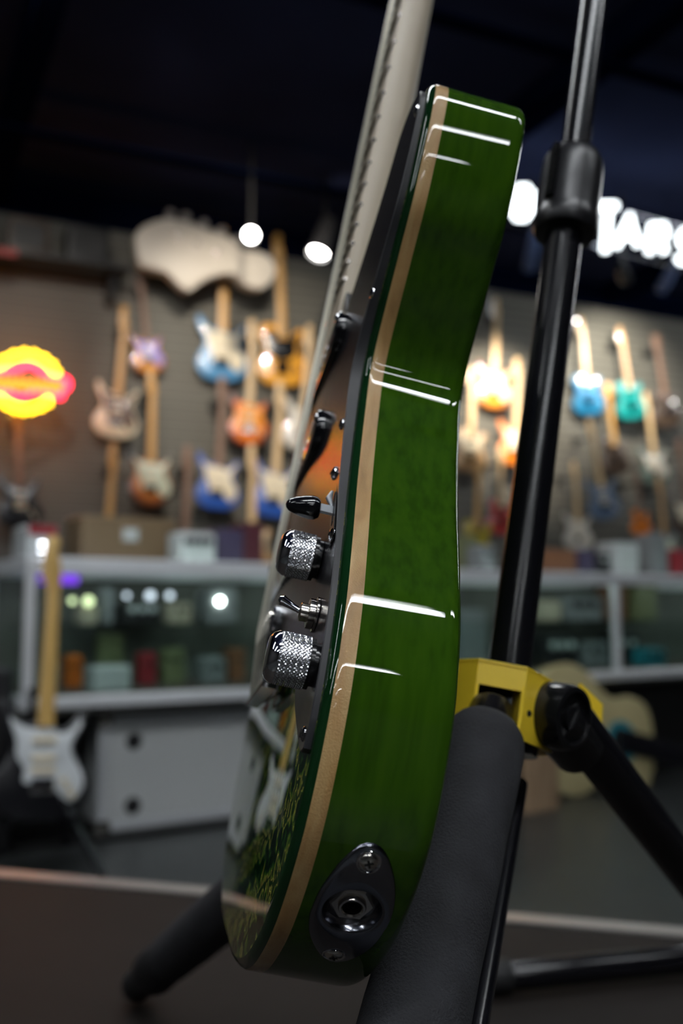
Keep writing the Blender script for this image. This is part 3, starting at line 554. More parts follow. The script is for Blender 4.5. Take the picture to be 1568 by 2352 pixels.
cb('lower_strip', (.03, -.004, .0), (LC, .004, .018), M['g_grey'], .001)
tag(e, 'grey flight case with aluminium edges standing on the floor under the counter', 'case')
# ------------------------------------------------------------------ black guitar with white pickguard on a floor stand
Bs = at(88, 1885, 3.02); Ts = at(122, 1296, 3.20)
fn = (EYE - Bs); fn.z = 0; fn.normalize(); fn = (fn + Vector((.25, 0, .25))).normalized()
M['pg_white'] = mat('pickguard_white', (.72, .76, .78), .3); M['butter_neck'] = mat('butter_neck', (.62, .40, .13), .3)
sg = electric('black electric guitar with white pickguard and golden neck on a floor stand', Ts, Bs, fn, M['blackp'], M['pg_white'], M['butter_neck'], group=None)
sg.scale = (sg.scale[0] * 1.12,) * 3
e = empty('floor_guitar_stand', Vector((Bs.x, Bs.y + .05, 0)))
mb = MB()
q0 = Bs - e.location + fn * -.05; yv = (Ts - Bs).normalized()
for sx in (-1, 1):
    side = Vector((sx, 0, 0))
    mb.tube([q0 + side * .02 + Vector((0, 0, .12)) - fn * .05, q0 + side * .10 + Vector((0, 0, .0)) - fn * .03, q0 + side * .10 + Vector((0, 0, -.015)) + fn * .09, q0 + side * .10 + Vector((0, 0, .02)) + fn * .10], .009, 8)
    mb.tube([q0 + Vector((0, 0, .25)) - fn * .09, Vector((sx * .22, -.14, .012))], .011, 8)
mb.tube([q0 + Vector((0, 0, .25)) - fn * .09, Vector((0, .28, .012))], .011, 8)
mb.tube([q0 + Vector((0, 0, .10)) - fn * .05, q0 + Vector((0, 0, .42)) - fn * .10], .012, 8)
mb.build('stand_frame', M['black_paint'], e)
tag(e, 'low black tubular stand under the black guitar with white pickguard', 'guitar stand')
# black cabinet behind it
mb = MB(); P = atz(35, 1890, 0.); mb.box((0, 0, .30), (.42, .3, .60), KR, bev=.015); mb.box(KN * -.152 + Vector((0, 0, .28)), (.36, .006, .48), KR, mi=1)
o = mb.build('speaker_cabinet', [M['g_black'], M['black_rubber']]); o.location = kp(-.22, .22, 0); tag(o, 'black speaker cabinet in the shade behind the black guitar', 'speaker')
# ------------------------------------------------------------------ tan acoustic guitar and plank, lower right
Nk = -KN + Vector((0, 0, .2))
AC = [(0, 0), (-60, 4), (-115, 28), (-140, 80), (-130, 135), (-98, 180), (-92, 215), (-105, 255), (-98, 300), (-60, 325), (0, 330), (60, 325), (98, 300), (105, 255), (92, 215), (98, 180), (130, 135), (140, 80), (115, 28), (60, 4)]
Pb = atplane(1236, 1652, kp(0, -.10, 0), KN); Pt = atplane(1502, 1722, kp(0, -.16, 0), KN)
Y = (Pt - Pb); s = Y.length / .33; Y.normalize(); Z = (Nk - Y * Nk.dot(Y)).normalized(); X = Y.cross(Z)
e = empty('acoustic_guitar', mw=frame(X, Y, Z, Pb) @ Matrix.Scale(s, 4))
M['spruce'] = mat('spruce_top', (.46, .40, .21), .4, coat=.3)
mb = MB(); mb.prism(catmull([(x / 1000, y / 1000) for x, y in AC], 4, True), -.06, 0, .004); mb.build('body', M['spruce'], e)
mb = MB(); mb.lathe([(.028, 0), (.028, .001), (.045, .001), (.045, 0)], (0, .235, 0), (0, 0, 1), 28, cap=False); mb.build('rosette', M['g_teal'], e)
mb = MB(); mb.lathe([(.03, 0), (.03, .0012)], (0, .235, 0), (0, 0, 1), 28); mb.build('sound_hole', M['black_hole'], e)
mb = MB(); mb.box((0, .1, .004), (.12, .025, .008), bev=.002); mb.build('bridge', M['browndark'], e)
mb = MB(); mb.prism([(-.026, .22), (-.021, .56), (.021, .56), (.026, .22)], 0, .012, .002); mb.build('neck', M['blackp'], e)
mb = MB(); mb.prism([(-.021, .56), (-.032, .60), (-.032, .70), (.032, .70), (.032, .60), (.021, .56)], -.004, .01, .002); mb.build('headstock', M['blackp'], e)
tag(e, 'tan acoustic guitar lying on its side against the counter base, right of the yellow bracket', 'guitar')
mb = MB(); P = atplane(1240, 1842, kp(0, -.32, 0), KN); A0 = atplane(1200, 1842, kp(0, -.32, 0), KN); B0 = atplane(1280, 1842, kp(0, -.32, 0), KN); wz = (B0 - A0).length
mb.box((0, 0, (P.z + .30) / 2), (wz * .95, .03, P.z + .30), KR, bev=.002)
o = mb.build('wooden_board', ramp_mat('pine', [(.3, (.30, .20, .12)), (.7, (.42, .29, .18))], scale=(20, 20, 2), nscale=2, rough=.55)); o.location = Vector((P.x, P.y, 0.)); tag(o, 'pale pine board standing upright behind the foam leg', 'board')
# ------------------------------------------------------------------ display platform
PZ = .419
PL = atz(0, 2005, PZ); PR = atz(1568, 2140, PZ); ed = (PR - PL).normalized(); en = Vector((-ed.y, ed.x, 0)); 
pa = math.atan2(ed.y, ed.x); pm = (PL + PR) / 2
e = empty('display_platform', Vector((pm.x, pm.y, 0)) - en * .6); e.rotation_euler = (0, 0, pa)
M['laminate'] = ramp_mat('dark_laminate', [(.3, (.016, .0135, .012)), (.7, (.022, .018, .016))], scale=(2, 2, 2), nscale=3, rough=.55, spec=.1)
mb = MB(); mb.box((0, -.002, PZ - .02), (3.2, 1.196, .04), bev=.002); mb.build('platform_top', M['laminate'], e)
mb = MB(); mb.box((0, .602, PZ - .018), (3.2, .012, .042), bev=.001); mb.box((0, .592, PZ + .0015), (3.2, .032, .003)); mb.build('edge_strip', mat('edge_metal', (.42, .40, .38), .35, .6), e)
mb = MB(); mb.box((0, 0, (PZ - .04) / 2), (3.1, 1.1, PZ - .04)); mb.build('plinth', M['hook'], e)
tag(e, 'low dark display platform with a pale metal edge strip under the stand', 'platform')
# ------------------------------------------------------------------ THE GREEN GUITAR
tW = Vector((-.0523, 0, 0))
def c2w(v): return Vector((v[0], v[2] * cp + v[1] * sp, v[2] * sp - v[1] * cp))
Rm = [[0.178631, 0.17747, -0.967779], [-0.930423, -0.289434, -0.224812], [0.320005, -0.940602, -0.11342]]
gT = EYE + c2w((-.052193, .196962, .441558))
gU = c2w([r[0] for r in Rm]).normalized(); gV = c2w([r[1] for r in Rm]); gV = (gV - gU * gV.dot(gU)).normalized(); gN = gV.cross(gU)
GM = frame(gV, gU, gN, gT) @ Matrix.Scale(.001, 4)      # local millimetres: x treble side, y up the neck, z out of the face
GI = GM.inverted()
def L3(v, u, n): return GM @ Vector((v, u, n))
def lray(px, py): 
    o = GI @ EYE; d = (GI.to_3x3() @ camdir(px, py)); return o, d
def lplane(px, py, n):
    o, d = lray(px, py); k = (n - o.z) / d.z; p = o + d * k; return (p.x, p.y)
TR = [[4.5, -0.1], [2.1, 34.9], [4.0, 68.7], [11.8, 101.0], [28.6, 132.5], [57.5, 156.2], [94.6, 163.1], [127.4, 156.4], [157.0, 142.0], [186.0, 125.5], [211.9, 112.9], [225.2, 107.5], [237.8, 102.5], [247.2, 100.5], [257.5, 102.2], [269.5, 107.9], [281.9, 115.2], [296.2, 123.3], [310.2, 131.8], [326.2, 136.8], [339.9, 139.4], [352.5, 140.5], [361.5, 140.0], [367.6, 137.7], [372.2, 132.9], [375.0, 125.5], [375.4, 117.0], [372.6, 107.0], [365.4, 97.5], [348.3, 84.8], [326.8, 64.5], [308.3, 43.8], [300.5, 32.9]]
BA = [[7.8, -34.4], [12.1, -66.7], [21.8, -96.1], [38.4, -123.9], [63.0, -146.2], [95.2, -158.9], [128.0, -159.7], [160.1, -149.2], [190.2, -134.4], [215.2, -123.5], [240.1, -117.5], [265.0, -117.4], [290, -124], [315, -134], [345, -141], [372, -133], [389, -112], [394, -80], [391, -50], [386, -34]]
otr = catmull([(v, u) for u, v in TR], 12)
oba = catmull([(v, u) for u, v in BA], 8)
outl = otr + [(29.5, 310), (29, 340), (28.5, 372), (26, 382), (18, 385), (0, 385.5), (-22, 385.5)] + oba[::-1]
outl = resample(outl, 2.0, True)
onr = normals2(outl); NO = len(outl)
def surf_pt(f, n, h=0.):
    i = int(math.floor(f)) % NO; t = f - math.floor(f); j = (i + 1) % NO
    x = outl[i][0] * (1 - t) + outl[j][0] * t; y = outl[i][1] * (1 - t) + outl[j][1] * t; a = onr[i][0] * (1 - t) + onr[j][0] * t; b = onr[i][1] * (1 - t) + onr[j][1] * t
    return (x + a * h, y + b * h, n)
def side_hit(px, py):
    o, d = lray(px, py); best = None
    for i in range(NO):
        a = outl[i]; b = outl[(i + 1) % NO]; nx, ny = b[1] - a[1], a[0] - b[0]; den = d.x * nx + d.y * ny
        if abs(den) < 1e-12: continue
        k = ((a[0] - o.x) * nx + (a[1] - o.y) * ny) / den
        if k <= 0: continue
        p = o + d * k; t = ((p.x - a[0]) * (b[0] - a[0]) + (p.y - a[1]) * (b[1] - a[1])) / (math.dist(a, b) ** 2)
        if -1e-6 <= t <= 1 + 1e-6 and -46 < p.z < 0 and (best is None or k < best[0]): best = (k, i + t, p.z)
    return best[1:] 
STEP = sum(math.dist(outl[i], outl[(i + 1) % NO]) for i in range(NO)) / NO
gt = empty('electric_guitar', mw=GM @ Matrix.Scale(1000., 4)); gS = .001
class GB(MB):      # mesh given in guitar millimetres, stored in metres
    def build(s, name, mats, parent=None, smooth=35):
        s.v = [(a * gS, b * gS, c * gS) for a, b, c in s.v]; return MB.build(s, name, mats, parent or gt, smooth)
# jack plate outline on the side surface
jp = [(849, 1936), (866, 1942), (879, 1951), (889, 1966), (896, 1983), (905.5, 2021), (907, 2062), (900.5, 2099), (884, 2134), (858, 2168), (825, 2192), (793, 2204), (767, 2206), (743, 2196), (720, 2166), (710, 2134), (711, 2100), (716.5, 2084), (735, 2042.5), (773, 1989), (806, 1956), (826, 1941)]
jf = [side_hit(x, y) for x, y in jp]; jc = side_hit(808.5, 2092); FC, NC = jc
jl = [((f - FC) * STEP, n - NC) for f, n in jf]
def inside(p, poly, sc_=1.):
    x, y = p; c = False; n = len(poly)
    for i in range(n):
        x1, y1 = poly[i][0] * sc_, poly[i][1] * sc_; x2, y2 = poly[i - 1][0] * sc_, poly[i - 1][1] * sc_
        if (y1 > y) != (y2 > y) and x < (x2 - x1) * (y - y1) / (y2 - y1) + x1: c = not c
    return c
TH, RB, RF = 45., 5., 4.5
def insf(n): return RF - math.sqrt(max(0, RF * RF - (n + RF) ** 2)) if n > -RF else 0.
def insb(n): z = -TH + RB; return RB - math.sqrt(max(0, RB * RB - (z - n) ** 2)) if n < z else 0.
def ring(ns, mi=0, mb=None, skip=False, capb=False, captop=False, mitop=0):
    base = len(mb.v); vs = []
    for n in ns:
        i = insf(n) + insb(n); vs += [(outl[k][0] - onr[k][0] * i, outl[k][1] - onr[k][1] * i, n) for k in range(NO)]
    fs = []
    for j in range(len(ns) - 1):
        for k in range(NO):
            if skip:
                dk = k + .5 - FC; dk = (dk + NO / 2) % NO - NO / 2
                if inside((dk * STEP, (ns[j] + ns[j + 1]) / 2 - NC), jl, .86): continue
            fs.append((j * NO + k, j * NO + (k + 1) % NO, (j + 1) * NO + (k + 1) % NO, (j + 1) * NO + k))
    if capb: fs.append(tuple(range(NO - 1, -1, -1)))
    if captop: fs.append(tuple((len(ns) - 1) * NO + k for k in range(NO)))
    mb.add(vs, fs, mi)
NB0, NB1 = -8.7, -3.0
mb = GB(); nsb = [-TH + RB * (1 - math.cos(a)) for a in [math.radians(x) for x in (0, 18, 36, 54, 72, 90)]]
ring(nsb + [-38 + k * 1.5 for k in range(0, 20)] + [NB0], 0, mb, skip=True, capb=True)
body = mb.build('body', [M['green_side']], smooth=50)
mb = GB(); ring([NB0, -7, -5.5, -RF, -3.9, -3.4, NB1], 0, mb); mb.build('wood_binding', M['maple_edge'], smooth=60)
mb = GB(); ring([NB1, -2.4, -1.8, -1.2, -.7, -.3, -.08], 0, mb); 
mb.add([(0, 0, 0)] * 0, []); mb.build('top_rim', M['green_rim'], smooth=60)
mb = GB(); ring([-.08, 0.], 0, mb, captop=True); mb.build('carved_top', M['green_top'], smooth=60)
# pickguard
def inset(d): return [(p[0] - q[0] * d, p[1] - q[1] * d) for p, q in zip(outl, onr)]
ins = inset(4.3); seg = []
for p in ins:
    seg.append(p)
i0 = min(range(NO // 2), key=lambda i: abs(ins[i][1] - 90) + (200 if ins[i][0] < 100 else 0))
i1 = min(range(NO // 2 + 30), key=lambda i: math.dist(ins[i], (38, 312)))
lo_, hi_ = min(i0, i1), max(i0, i1)
edge = ins[lo_:hi_ + 1]
if abs(edge[0][1] - 90) > 5: edge = edge[::-1]
tail = [(31, 322), (-31, 322), (-33, 372), (-60, 376), (-100, 362), (-112, 330), (-100, 285), (-92, 240), (-98, 200), (-86, 165), (-60, 140), (-46, 124), (-10, 120), (40, 119), (90, 116), (108, 108), (120, 97), (133, 88), (142, 82.5), (150, 80), (156, 81)]
pg = edge + resample(catmull(tail, 6), 3.)
def pz(v): 
    t = max(0., 140. - v); return .058 * t if t < 105 else .058 * 105 + .058 * 30 * (1 - math.exp(-(t - 105) / 30))
def bowed_plate(name, pts):
    import bmesh
    n_ = len(pts); pn = normals2(pts); bm = bmesh.new()
    lay = [(0.02, 0), (1.9, 0), (2.3, .45)]; rings = []
    for z, i in lay: rings.append([bm.verts.new((p[0] - q[0] * i, p[1] - q[1] * i, z)) for p, q in zip(pts, pn)])
    for j in range(2):
        for k in range(n_): f = bm.faces.new((rings[j][k], rings[j][(k + 1) % n_], rings[j + 1][(k + 1) % n_], rings[j + 1][k])); f.material_index = 1
    top = bm.faces.new(rings[2]); top.normal_update(); bmesh.ops.triangulate(bm, faces=[top])
    x = -108.
    while x < 142:
        g = bm.verts[:] + bm.edges[:] + bm.faces[:]; bmesh.ops.bisect_plane(bm, geom=g, plane_co=(x, 0, 0), plane_no=(1, 0, 0)); x += 5.
    for v in bm.verts:
        if v.co.z > .5: v.co.z += pz(v.co.x)
        v.co *= gS
    bmesh.ops.recalc_face_normals(bm, faces=bm.faces)
    me = bpy.data.meshes.new(name); bm.to_mesh(me); bm.free(); me.materials.append(M['pickguard']); me.materials.append(M['guard_edge'])
    for p in me.polygons: p.use_smooth = True
    me.set_sharp_from_angle(angle=math.radians(25)); o = bpy.data.objects.new(name, me); C.objects.link(o); o.parent = gt
bowed_plate('pickguard', pg)
def pscrew(px, py, r=2.6, n=2.3, name='pickguard_screw', pos=None):
    v, u = pos or lplane(px, py, n + .6); n = n + pz(v)
    mb = GB(); mb.lathe([(r, -.3), (r, .25), (r * .75, .8), (r * .3, 1.05), (.01, 1.1)], (v, u, n), (0, 0, 1), 20)
    mb.box((v, u, n + 1.05), (r * 1.1, r * .3, .3), mi=1); mb.box((v, u, n + 1.05), (r * .3, r * 1.1, .3), mi=1)
    mb.build(name, [M['chrome'], M['black_hole']])
for q in ((134, 355), (112, 276), (100, 219), (150, 86)): pscrew(0, 0, pos=q)
for q in ((-90, 350), (-85, 200)): pscrew(0, 0, pos=q)
# knurled knobs
def knob(v, u, r=9.6, h=18.5, name='knurled_knob', tilt=(0, 0, 1)):
    N0_ = 2.3 + pz(v)
    e = bpy.data.objects.new(name, None)
    mb = GB(); NA, NZ = 168, 36; vs = []; kn = 42.; z0, z1 = 3.0, h - 4.2
    def tri(x): x = x % 1.; return 1 - abs(2 * x - 1)
    for j in range(NZ + 1):
        z = z0 + (z1 - z0) * j / NZ
        for k in range(NA):
            a = k / NA; zz = (z / (2 * math.pi * r)) * kn
            d = min(tri(a * kn + zz), tri(a * kn - zz)); rr = r - .15 + .62 * (d - .5)
            if j in (0, NZ): rr = r - .45
            t = 2 * math.pi * a; vs.append((v + rr * math.cos(t), u + rr * math.sin(t), N0_ + z))
    fs = [(j * NA + k, j * NA + (k + 1) % NA, (j + 1) * NA + (k + 1) % NA, (j + 1) * NA + k) for j in range(NZ) for k in range(NA)]
    mb.add(vs, fs); o = mb.build(name, M['knurl'], smooth=22)
    m2 = GB(); m2.lathe([(r - .4, z1), (r, z1 + .25), (r - .15, z1 + 1.1), (r - 1., z1 + 2.6), (r - 2.6, z1 + 3.7), (r - 5, z1 + 4.15), (.02, z1 + 4.3)], (v, u, N0_), (0, 0, 1), 48, cap=False)
    m2.build('cap', M['chrome'], o)
    m3 = GB(); m3.lathe([(r - 1.6, .0), (r - 1.6, 1.5), (r - .4, 1.6), (r - .4, 3.0)], (v, u, N0_), (0, 0, 1), 40); m3.build('collar', M['black_plastic'], o)
    mn = GB(); mn.lathe([(3.6, 0), (3.6, 1.2)], (v, u, N0_), (0, 0, 1), 6)
    return o
knob(147, 109.5, r=9.1, h=17.6); knob(110, 156.5, r=9.2, h=16.5)
# mini toggle
tv, tu = 127, 131; pt_ = pz(127)
mb = GB(); mb.lathe([(6.6, 0), (6.6, .8), (5.2, .9), (5.6, 1.0), (5.6, 3.2), (4.9, 3.4)], (tv, tu, 2.3 + pt_), (0, 0, 1), 12); mb.lathe([(3.4, 3.4), (3.4, 6.0), (2.2, 6.6)], (tv, tu, 2.3 + pt_), (0, 0, 1), 24); tg = mb.build('toggle_switch', M['nickel'])
tip = Vector((tv - 1, tu + 3, 15.5 + pt_)); b0 = Vector((tv, tu, 8 + pt_)); mb = GB(); mb.tube([b0, b0.lerp(tip, .5), b0.lerp(tip, .9), tip, tip + (tip - b0).normalized() * 1.2], [1.0, 1.35, 1.9, 2.2, 1.2], 16); mb.build('lever', M['chrome'], tg)
# blade selector switch with black tip
sv, su = 118, 178; ps_ = pz(118)
sa = math.atan2(-12., 17.); sd_ = Vector((math.sin(sa), math.cos(sa), 0)); SR = Matrix.Rotation(-sa, 3, 'Z')
mb = GB(); mb.box((sv, su, 2.35 + ps_), (2.4, 27., .3), SR, mi=1); mb.box((sv, su, 2.2 + ps_), (8, 50, .35), SR, mi=0)
sw = mb.build('selector_switch', [M['black_plastic'], M['black_hole']])
for du in (-20, 20):
    q = Vector((sv, su, 0)) + sd_ * du
    mb = GB(); mb.lathe([(2.9, 0), (2.8, .7), (1.7, 1.4), (.01, 1.6)], (q.x, q.y, 2.3 + pz(q.x)), (0, 0, 1), 20); mb.box((q.x, q.y, 3.9 + pz(q.x)), (3.0, .8, .4), mi=1); mb.build('switch_screw', [M['chrome'], M['black_hole']], sw)
q0 = Vector((sv, su, 0)) - sd_ * 5 + Vector((0, 0, 1. + ps_)); q1 = q0 + Vector((0, -.6, 6.6)); q2 = q0 + Vector((0, -2.2, 24.))
M['blade'] = mat('blade_metal', (.42, .45, .48), .42, .7)
mb = GB(); mb.box((q0 + q1) / 2, (1.3, 4.6, 7.0), SR); mb.build('switch_blade', M['blade'], sw)
mb = GB(); dv = (q2 - q1).normalized(); mb.lathe([(1.8, -.3), (3.6, .2), (4.5, 1.6), (4.7, 3.2), (4.2, 6.4), (3.3, 9.6), (2.4, 11.8), (1.2, 12.9), (.02, 13.2)], q1, dv, 28); mb.build('switch_tip', M['black_gloss'], sw)
q = Vector((sv, su, ps_)); mb = GB(); mb.tube([q - sd_ * 3 + Vector((0, 0, 3)), q + sd_ * 2 + Vector((0, 0, 4.4)), q + sd_ * 7 + Vector((0, 0, 3.4))], [.7, 1.4, .6], 12); mb.build('switch_spring', M['blade'], sw)
# pickups
def pickup(u, w, n1, name='pickup', half=43, slant=0.):
    mb = GB(); P = []
    for k in range(17): a = -math.pi / 2 + math.pi * k / 16; P.append((half - w / 2 + w / 2 * math.cos(a), u + slant * half + w / 2 * math.sin(a)))
    for k in range(17): a = math.pi / 2 + math.pi * k / 16; P.append((-half + w / 2 + w / 2 * math.cos(a), u - slant * half + w / 2 * math.sin(a)))
    mb.prism(P, 3.5, n1, 1.2); o = mb.build(name, M['black_gloss'])
    for x in (-25, -15, -5, 5, 15, 25):
        m2 = GB(); m2.lathe([(2.4, -.5), (2.4, .4), (1.8, .6)], (x, u + slant * x, n1), (0, 0, 1), 14); m2.build('pole_piece', M['chrome'], o)
    for sx in (-1, 1):
        m2 = GB(); m2.lathe([(2.2, -.2), (2.2, .8), (.9, 1.5)], (sx * (half - 3.2), u + sx * slant * half + (4 if w > 20 else 0), n1), (0, 0, 1), 14); m2.build('mounting_screw', M['chrome'], o)
pickup(237, 22, 12., half=54); pickup(290, 22, 12., half=56)
# bridge
mb = GB(); mb.box((0, 138, 3.4), (84, 50, 2.2), bev=.8); mb.box((0, 115, 7), (82, 2.2, 8)); brg = mb.build('bridge', M['chrome'])
for k in range(6):
    v = -26 + 52 * k / 5; m2 = GB(); m2.box((v, 150 - .6 * k, 9.2), (8.6, 13, 6.0), bev=1.2); m2.cyl((v, 115, 9), (v, 146, 9), 1.1, seg=10); m2.build('saddle', M['chrome'], brg)
    for dx in (-3, 3): m2 = GB(); m2.cyl((v + dx, 149, 4.5), (v + dx, 149, 13.4), .9, seg=8); m2.build('height_screw', M['nickel'], brg)
for sx in (-1, 1): m2 = GB(); m2.lathe([(3.2, 0), (3.2, 1.0), (1.8, 1.8)], (sx * 37, 121, 4.5), (0, 0, 1), 16); m2.build('bridge_screw', M['chrome'], brg)
m2 = GB(); m2.box((0, 173, 6.2), (80, 18, 8), bev=2.); m2.build('bridge_pickup', M['black_gloss'], brg)
# neck
mb = GB(); U0, U1 = 305., 792.
vs = []; NS = 24
for j in range(NS + 1):
    u = U0 + (U1 - U0) * j / NS; hw = 28. + (21. - 28.) * (u - U0) / (U1 - U0); dp = 19.5 - 3 * (u - U0) / (U1 - U0)
    row = [(hw, 6.2)]
    for k in range(13): a = math.pi * k / 12; row.append((hw * math.copysign(abs(math.cos(a)) ** .75, math.cos(a)), 5.4 - (dp - 3) * math.sin(a) ** .8))
    row.append((-hw, 6.2)); vs += [(x, u, z) for x, z in row]
m_ = 15; fs = [(j * m_ + k, j * m_ + k + 1, (j + 1) * m_ + k + 1, (j + 1) * m_ + k) for j in range(NS) for k in range(m_ - 1)]
fs += [(j * m_ + m_ - 1, j * m_, (j + 1) * m_, (j + 1) * m_ + m_ - 1) for j in range(NS)] + [tuple(range(m_ - 1, -1, -1)), tuple(NS * m_ + k for k in range(m_))]
mb.add(vs, fs); nk = mb.build('neck', M['maple_neck'], smooth=50)
mb = GB(); vs = []
for j in range(NS + 1):
    u = U0 + (U1 - U0) * j / NS; hw = 28. + (21. - 28.) * (u - U0) / (U1 - U0)
    vs += [(hw, u, 6.2), (hw - .3, u, 10.4), (hw * .5, u, 11.3), (0, u, 11.6), (-hw * .5, u, 11.3), (-hw + .3, u, 10.4), (-hw, u, 6.2)]
fs = [(j * 7 + k, j * 7 + (k + 1) % 7, (j + 1) * 7 + (k + 1) % 7, (j + 1) * 7 + k) for j in range(NS) for k in range(7)] + [tuple(range(6, -1, -1)), tuple(NS * 7 + k for k in range(7))]
mb.add(vs, fs); fb = mb.build('fretboard', M['maple_neck'], nk, smooth=50)
SC = 648.; SAD = 150.
for k in range(1, 23):
    u = SAD + SC * 2 ** (-k / 12.); hw = 28. + (21. - 28.) * (u - U0) / (U1 - U0)
    m2 = GB(); m2.tube([(hw + .1, u, 10.3), (hw * .6, u, 11.4), (0, u, 11.8), (-hw * .6, u, 11.4), (-hw - .1, u, 10.3)], 1.25, 8); m2.build('fret', M['nickel'], fb)
mb = GB(); mb.box((0, 790, 11.5), (42, 4, 6), bev=.8); mb.build('nut', M['cream'], nk)
mb = GB(); mb.prism(catmull([(x, y + 792) for x, y in HEAD_S], 3, True), -12, 3, 1.5); hd = mb.build('headstock', M['maple_neck'])
for i in range(6):
    m2 = GB(); m2.cyl((-38, 818 + 24 * i, -6), (-60, 818 + 24 * i, -6), 6, seg=12, bev=1.5); m2.cyl((-26 + 3 * i * .6, 818 + 24 * i, 0), (-26 + 3 * i * .6, 818 + 24 * i, 10), 4, seg=12); m2.build('tuning_machine', M['chrome'], hd)
for k in range(6):
    a = -26 + 52 * k / 5; b_ = -17.5 + 35 * k / 5; r = (.62, .5, .4, .3, .24, .2)[k]
    m2 = GB(); m2.cyl((a, 115, 10), (a, 150, 13.6), r, seg=8); m2.cyl((a, 150, 13.6), (b_, 791, 14.8), r, seg=8); m2.tube([(b_, 791, 14.8), (-24 + 2 * (5 - k) * .0 + 1.8 * (5 - k), 818 + 24 * (k), 6)], r, 6); m2.build('string', M['steel_string'])
# heel plate / strap button / horn button
mb = GB(); mb.box((0, 340, -TH - .8), (50, 62, 1.6), bev=.7); mb.build('neck_plate', M['chrome'])
mb = GB(); mb.lathe([(3.4, -2), (3.4, .6), (2.6, 1.6), (1, 1.9)], (36, 2.1, -16), (0, -1, 0), 24); mb.build('end_screw', M['chrome'])
# jack plate
mb = GB(); NT = 72; prof = []
import bisect
angs = sorted((math.atan2(y, x), math.hypot(x, y)) for x, y in catmull(jl, 6, True))
def rout(t):
    n = len(angs); i = bisect.bisect([a for a, _ in angs], t) % n; a1, r1 = angs[i]; a0, r0 = angs[i - 1]
    d = (a1 - a0) % (2 * math.pi); w = ((t - a0) % (2 * math.pi)) / d if d > 1e-9 else 0; return r0 + (r1 - r0) * w
RD = 10.3
lay = [(1.02, -.3, 'o'), (1.0, .3, 'o'), (.985, .8, 'o'), (.955, 1.05, 'o'), (.0, 1.15, 'm1'), (.0, 1.15, 'm2'), (RD, 1.05, 'd'), (RD - .4, .75, 'd'), (RD - .8, 0.1, 'd'), (RD - 1.3, -1.3, 'd'), (RD - 1.9, -2.9, 'd'), (RD - 2.6, -3.8, 'd'), (RD - 3.6, -4.1, 'd'), (4.2, -4.2, 'd')]
vs = []
for (a, h, kd) in lay:
    for k in range(NT):
        t = -math.pi + 2 * math.pi * k / NT; ro = rout(t)
        if kd == 'o': r = ro * a
        elif kd == 'm1': r = ro * .6 + RD * .38
        elif kd == 'm2': r = ro * .2 + RD * .82
        else: r = a
        if kd != 'd': r = max(r, RD * 1.01)
        vs.append(surf_pt(FC + r * math.cos(t) / STEP, NC + r * math.sin(t), h))
fs = [(j * NT + k, j * NT + (k + 1) % NT, (j + 1) * NT + (k + 1) % NT, (j + 1) * NT + k) for j in range(len(lay) - 1) for k in range(NT)]
mb.add(vs, fs); jk = mb.build('jack_plate', M['dark_steel'], smooth=50)
jo = Vector(surf_pt(FC, NC, 0)); ja = Vector((*[onr[int(FC) % NO][i] for i in (0, 1)], 0)).normalized()
mb = GB(); mb.lathe([(7.6, -4.3), (7.6, -2.6), (6.9, -2.0), (4.8, -2.0), (4.8, -4)], jo, ja, 6, cap=False); mb.build('hex_nut', M['nickel'], jk, smooth=20)
mb = GB(); mb.lathe([(4.7, -4.3), (4.7, -1.2), (4.3, -.6), (3.7, -.6), (3.25, -1.1), (3.2, -6)], jo, ja, 40, cap=False); mb.build('jack_socket', M['nickel'], jk)
mb = GB(); mb.lathe([(3.3, -12), (3.3, -4.5), (4.6, -4.4), (9, -4.35)], jo, ja, 32, cap=False); mb.lathe([(3.3, -12), (.01, -12)], jo, ja, 32, cap=False); mb.build('socket_bore', M['black_hole'], jk)
for px, py in ((846, 1976), (767, 2186)):
    f, n = side_hit(px, py); o_ = Vector(surf_pt(f, n, 1.1)); a_ = Vector((*onr[int(f) % NO], 0)).normalized()
    mb = GB(); mb.lathe([(4.1, .0), (4.0, .28), (3.7, .3), (3.2, -.1)], o_, a_, 32, cap=False); mb.build('countersink', M['chrome'], jk)
    mb = GB(); mb.lathe([(3.3, -.3), (3.1, .2), (2.5, .75), (1.4, 1.1), (.01, 1.2)], o_, a_, 28, cap=False)
    tx = Vector((-a_.y, a_.x, 0)); R2 = Matrix((tx, (0, 0, 1), a_)).transposed() @ Matrix.Rotation(math.radians(25), 3, 'Z')
    mb.box(o_ + a_ * 1.05, (2.9, .75, .5), R2, mi=1); mb.box(o_ + a_ * 1.05, (.75, 2.9, .5), R2, mi=1); mb.build('plate_screw', [M['nickel'], M['black_hole']], jk)
tag(gt, 'glossy green electric guitar with maple edge, seen from its side in the foreground', 'guitar')
# ------------------------------------------------------------------ HANGING STAND with yellow hub
base = atz(1155, 2352, PZ); hub = L3(0, 130, -113); base = Vector((hub.x, hub.y, PZ))
sd = empty('guitar_stand', base); 
class SB(MB):
    def build(s, name, mats, parent=None, smooth=35):
        s.v = [tuple(Vector(v) - base) for v in s.v]; return MB.build(s, name, mats, parent or sd, smooth)
def ax(u, n=-113, v=0): return L3(v, u, n)
mb = SB(); mb.cyl(ax(136), ax(424), .0108, seg=36); mb.build('lower_pole', M['black_paint'])
mb = SB(); mb.cyl(ax(424), ax(842), .0088, seg=36); mb.build('upper_pole', M['black_paint'])
mb = SB(); P = ax(414); A_ = gU
mb.lathe([(.0122, 0), (.0175, .0005), (.0192, .004), (.0192, .0095), (.0185, .012), (.0183, .014), (.0186, .030), (.0184, .045), (.0176, .052), (.0160, .0555), (.0090, .057)], P, A_, 48); cl = mb.build('height_collar', M['collar_black'])
mb = SB()
